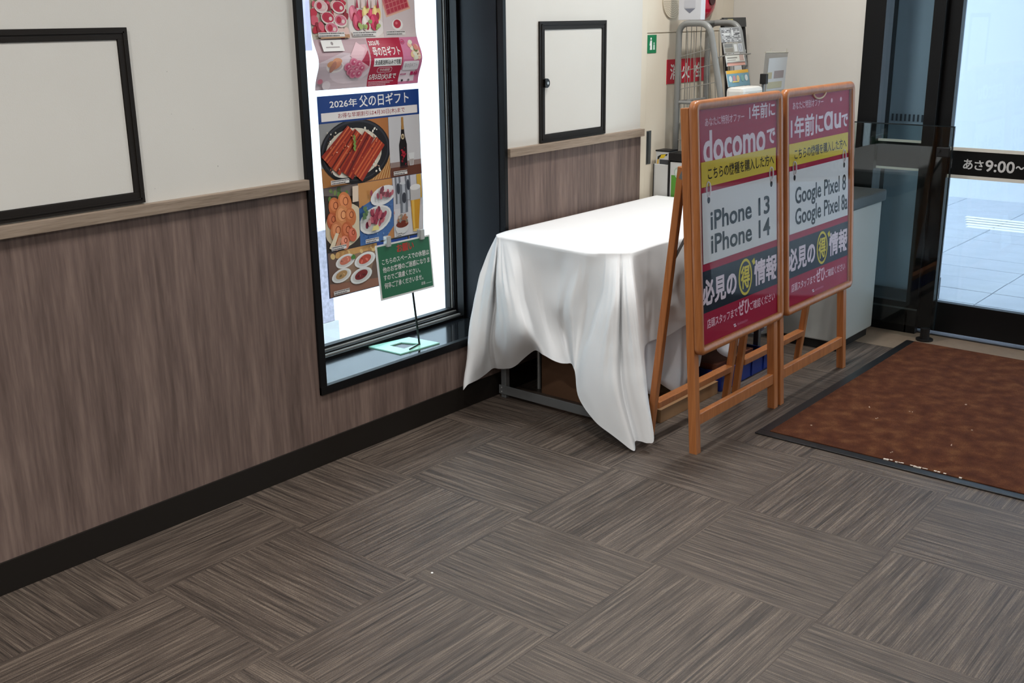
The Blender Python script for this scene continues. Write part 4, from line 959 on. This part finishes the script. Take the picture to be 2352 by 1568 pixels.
t = thing('acrylic_sign_stand', 'clear acrylic sign panel on a pole stand behind the sandwich boards', 'sign stand', (4.76, -.42, 0))
bm = bmesh.new(); cyl(bm, (4.775, -.42, .008), (0, 0, 1), .085, .016, 32); obj('base', bm, STEEL, t)
bm = bmesh.new(); tube(bm, [(4.764, -.41, .016), (4.756, -.405, 1.22)], .007, 10); obj('pole', bm, STEEL, t)
box('clamp', BLACKP, 4.744, 4.766, -.425, -.392, 1.215, 1.262, t, bev=.003)
AC = pane_mat('acrylic_sheet', (226, 228, 230), 1.5, .05, 2.0)
bm = bmesh.new(); vv = []
for c in (0, .004):
    for (x, z) in ((4.735, 1.0), (4.955, 1.0), (4.998, 1.352), (4.772, 1.358)): vv.append(bm.verts.new((x, -.40 - c, z)))
for q in ((0, 3, 2, 1), (4, 5, 6, 7), (0, 1, 5, 4), (1, 2, 6, 5), (2, 3, 7, 6), (3, 0, 4, 7)): bm.faces.new([vv[i] for i in q])
obj('panel', bm, AC, t)
bm = bmesh.new(); tube(bm, [(4.77, -.402, 1.357), (5.0, -.402, 1.351)], .0035, 8); tube(bm, [(4.82, -.402, 1.356), (4.822, -.402, 1.375)], .003, 6); tube(bm, [(4.985, -.402, 1.352), (4.988, -.402, 1.368)], .003, 6); obj('top_rod', bm, M('acrylic_edge', (176, 172, 158), 0.2), t)
P = Print(lambda u, v, h: Vector((4.735 + u + v * .1, -.4045 - h, 1.0 + v)), t); P.part('print')
P.rect(.035, .225, .18, .33, (196, 198, 200)); P.rect(.03, .08, .235, .265, (176, 168, 140)).rect(.10, .20, .235, .27, (150, 138, 138)).rect(.04, .19, .19, .22, (180, 176, 150)).rect(.02, .12, .13, .165, (176, 168, 130)).rect(.13, .19, .14, .165, (184, 180, 156)); P.done()

t = thing('white_dispenser', 'white rounded dispenser box just above the top edge of the nearest sandwich board', 'dispenser', (4.58, -.40, 0))
box('stand', M('box_white'), 4.53, 4.63, -.43, -.37, 0, 1.12, t, bev=.004)
box('head', M('dispenser_white', (218, 216, 210), 0.35), 4.492, 4.685, -.445, -.355, 1.12, 1.212, t, bev=.018, smooth=False)
box('slot', M('recess_grey'), 4.54, 4.62, -.4465, -.4445, 1.16, 1.185, t)

# ================================================================== bin, guard screen, door
t = thing('waste_bin', 'pale grey waste bin with a dark lid between the sandwich boards and the glass door', 'bin', (4.89, -.71, 0))
BING = M('bin_grey', (172, 173, 169), 0.32, 0.15, spec=0.5)
box('body', BING, 4.70, 5.085, -.893, -.53, .045, .668, t, bev=.006)
box('plinth', BLACKP, 4.715, 5.07, -.875, -.545, .0, .045, t)
bm = bmesh.new()
bx(bm, 4.685, 5.10, -.908, -.515, .668, .722, .012, 3)
for v in bm.verts:
    if v.co.z > .70: v.co.z += .020 * (1 - abs(v.co.x - 4.89) / .21)
obj('lid', bm, M('bin_lid', (54, 58, 58), 0.4, spec=0.5), t)

t = thing('guard_screen', 'low clear glass guard screen standing in front of the fixed door pane', 'screen', (5.15, -.9, 0))
box('glass', SMOKE, 5.146, 5.154, -1.172, -.47, .06, 1.022, t)
GE = M('glass_edge', (16, 26, 30), 0.2)
box('top_edge', GE, 5.145, 5.155, -1.172, -.47, 1.022, 1.027, t); box('end_edge', GE, 5.144, 5.156, -1.178, -1.172, .06, 1.027, t)
bm = bmesh.new(); cyl(bm, (5.15, -1.135, .03), (0, 0, 1), .022, .06, 20); cyl(bm, (5.15, -1.135, .004), (0, 0, 1), .04, .008, 20); obj('foot', bm, BLACKP, t)
bm = bmesh.new(); cyl(bm, (5.15, -.56, .03), (0, 0, 1), .022, .06, 20); cyl(bm, (5.15, -.56, .004), (0, 0, 1), .04, .008, 20); obj('foot', bm, BLACKP, t)
bm = bmesh.new(); bx(bm, 5.14, 5.16, -1.165, -1.105, .885, .93, .004); cyl(bm, (5.135, -1.12, .915), (1, 0, 0), .006, .01, 12); obj('bracket', bm, BLACKP, t)

dr = bpy.data.objects.new('door_1', None); dr.location = (5.26, -1.6, 0); dr['kind'] = 'structure'; link(dr)
bm = bmesh.new(); bx(bm, 5.20, 5.30, -.79, -.69, 0, 2.2, .003); bx(bm, 5.20, 5.30, -3.4, -.69, 2.12, 2.2, .003); bx(bm, 5.20, 5.30, -3.4, -3.32, 0, 2.2, .003)
obj('frame', bm, BLACK, dr)
box('fixed_stile', BLACK, 5.225, 5.265, -1.058, -1.002, 0, 2.12, dr, bev=.002)
box('fixed_bottom_rail', BLACK, 5.225, 5.265, -1.012, -.79, 0, .155, dr); box('rail_bead', M('dull_grey_bead', (90, 94, 96), 0.4, .4), 5.222, 5.226, -1.06, -.79, .118, .126, dr)
box('fixed_pane', GLASS, 5.243, 5.249, -1.015, -.785, .15, 2.12, dr)
box('fixed_band', BLACK, 5.236, 5.241, -1.012, -.765, .806, .932, dr)
for z in (.800, .932): box('band_trim', M('band_trim_grey', (226, 223, 214), 0.5), 5.234, 5.242, -1.012, -.765, z, z + .011, dr)
box('leaf_stile', BLACK, 5.2655, 5.312, -1.120, -1.03, 0.02, 2.12, dr, bev=.002)
box('leaf_stile', BLACK, 5.272, 5.312, -2.26, -2.18, 0.02, 2.12, dr, bev=.002)
box('leaf_bottom_rail', BLACK, 5.272, 5.312, -2.18, -1.120, 0.02, .168, dr, bev=.002)
box('leaf_pane', GLASS, 5.289, 5.295, -2.185, -1.115, .166, 2.12, dr)
lb = box('leaf_band', BLACK, 5.282, 5.287, -2.18, -1.120, .790, .903, dr)
for z in (.774, .903): box('band_trim', M('band_trim_grey'), 5.280, 5.288, -2.18, -1.120, z, z + .016, dr)
P = Print(lambda u, v, h: Vector((5.282 - h, -1.120 - u, v)), dr)
for (s_, a, b_, c, d, bo) in (('あ', .070, .112, .820, .866, .02), ('さ', .121, .160, .820, .864, .02), ('9:00', .170, .298, .816, .868, .02), ('～', .304, .338, .836, .850, .03)):
    P.part('hours_lettering').text(s_, a, b_, c, d, (206, 206, 206), bo); P.done()
box('leaf_pane', GLASS, 5.289, 5.295, -3.32, -2.26, .17, 2.12, dr); box('leaf_bottom_rail', BLACK, 5.272, 5.312, -3.32, -2.26, 0.02, .172, dr)
box('floor_track', M('track_grey', (60, 60, 60), 0.4, .6), 5.262, 5.32, -3.32, -.79, -.006, .006, dr)

# ================================================================== door mat
t = thing('door_mat', 'large rust brown door mat with black rubber border in front of the glass door', 'mat', (4.3, -2.0, 0))
mx0, mx1, my0, my1, bw = 3.535, 5.085, -3.3, -1.073, .042
mt = bpy.data.materials.new('rust_mat_pile'); mt.use_nodes = True; nt = mt.node_tree; b = nt.nodes['Principled BSDF']
b.inputs['Roughness'].default_value = 0.95; b.inputs['Specular IOR Level'].default_value = 0.1
tc = nt.nodes.new('ShaderNodeTexCoord')
n1 = nt.nodes.new('ShaderNodeTexNoise'); n1.inputs['Scale'].default_value = 17; n1.inputs['Detail'].default_value = 5
n2 = nt.nodes.new('ShaderNodeTexNoise'); n2.inputs['Scale'].default_value = 260; n2.inputs['Detail'].default_value = 2
nt.links.new(tc.outputs['Object'], n1.inputs['Vector']); nt.links.new(tc.outputs['Object'], n2.inputs['Vector'])
mxn = nt.nodes.new('ShaderNodeMix'); mxn.data_type = 'FLOAT'; mxn.inputs[0].default_value = .35
nt.links.new(n1.outputs['Fac'], mxn.inputs[2]); nt.links.new(n2.outputs['Fac'], mxn.inputs[3])
rp = nt.nodes.new('ShaderNodeValToRGB'); e = rp.color_ramp.elements
e[0].position = .36; e[0].color = lin((64, 35, 24)); e[1].position = .66; e[1].color = lin((98, 64, 41)); k = e.new(.52); k.color = lin((80, 46, 30))
nt.links.new(mxn.outputs[0], rp.inputs[0]); nt.links.new(rp.outputs[0], b.inputs['Base Color'])
bp = nt.nodes.new('ShaderNodeBump'); bp.inputs['Strength'].default_value = .6; bp.inputs['Distance'].default_value = .003
nt.links.new(n2.outputs['Fac'], bp.inputs['Height']); nt.links.new(bp.outputs['Normal'], b.inputs['Normal'])
box('pile', mt, mx0 + bw, mx1 - .01, my0 + bw, my1 - bw, 0.0008, .0085, t)
RUB = M('mat_rubber', (20, 20, 22), 0.38, spec=.5)
bm = bmesh.new()
def border(x0, x1, y0, y1):
    vs_ = bx(bm, x0, x1, y0, y1, 0.0008, .006, .0015, 1)
border(mx0, mx0 + bw, my0, my1); border(mx0 + bw, mx1, my1 - bw, my1); border(mx0 + bw, mx1, my0, my0 + bw)
obj('rubber_border', bm, RUB, t)
bm = bmesh.new()
for k in range(26):
    y = -1.555 - .0105 * k - random.uniform(0, .003)
    if random.random() < .25: continue
    w_ = random.uniform(.003, .008); x = mx0 + bw - .001 + random.uniform(0, .004)
    bx(bm, x, x + w_, y - .009, y, .006, .0094)
obj('worn_edge', bm, M('worn_white', (226, 214, 200), 0.7), t, kind='stuff')
bm = bmesh.new(); rg = random.Random(5)
for (x, y) in ((3.72, -1.22), (4.05, -1.31), (3.95, -1.38), (4.32, -1.60), (4.05, -1.72), (3.85, -1.70), (3.65, -1.56), (4.1, -1.46)):
    for q in range(2):
        a, b_ = x + rg.uniform(-.006, .006), y + rg.uniform(-.006, .006); bx(bm, a, a + rg.uniform(.002, .006), b_, b_ + rg.uniform(.002, .006), .0085, .011)
obj('lint', bm, M('lint_white', (186, 158, 138), 0.8), t, kind='stuff')
bm = bmesh.new(); bx(bm, 1.98, 1.986, -.868, -.862, .0005, .004, .001)
obj('paper_crumb', bm, M('crumb_white', (236, 234, 230), 0.8), label='tiny white paper crumb on the carpet in the open floor', cat='crumb')
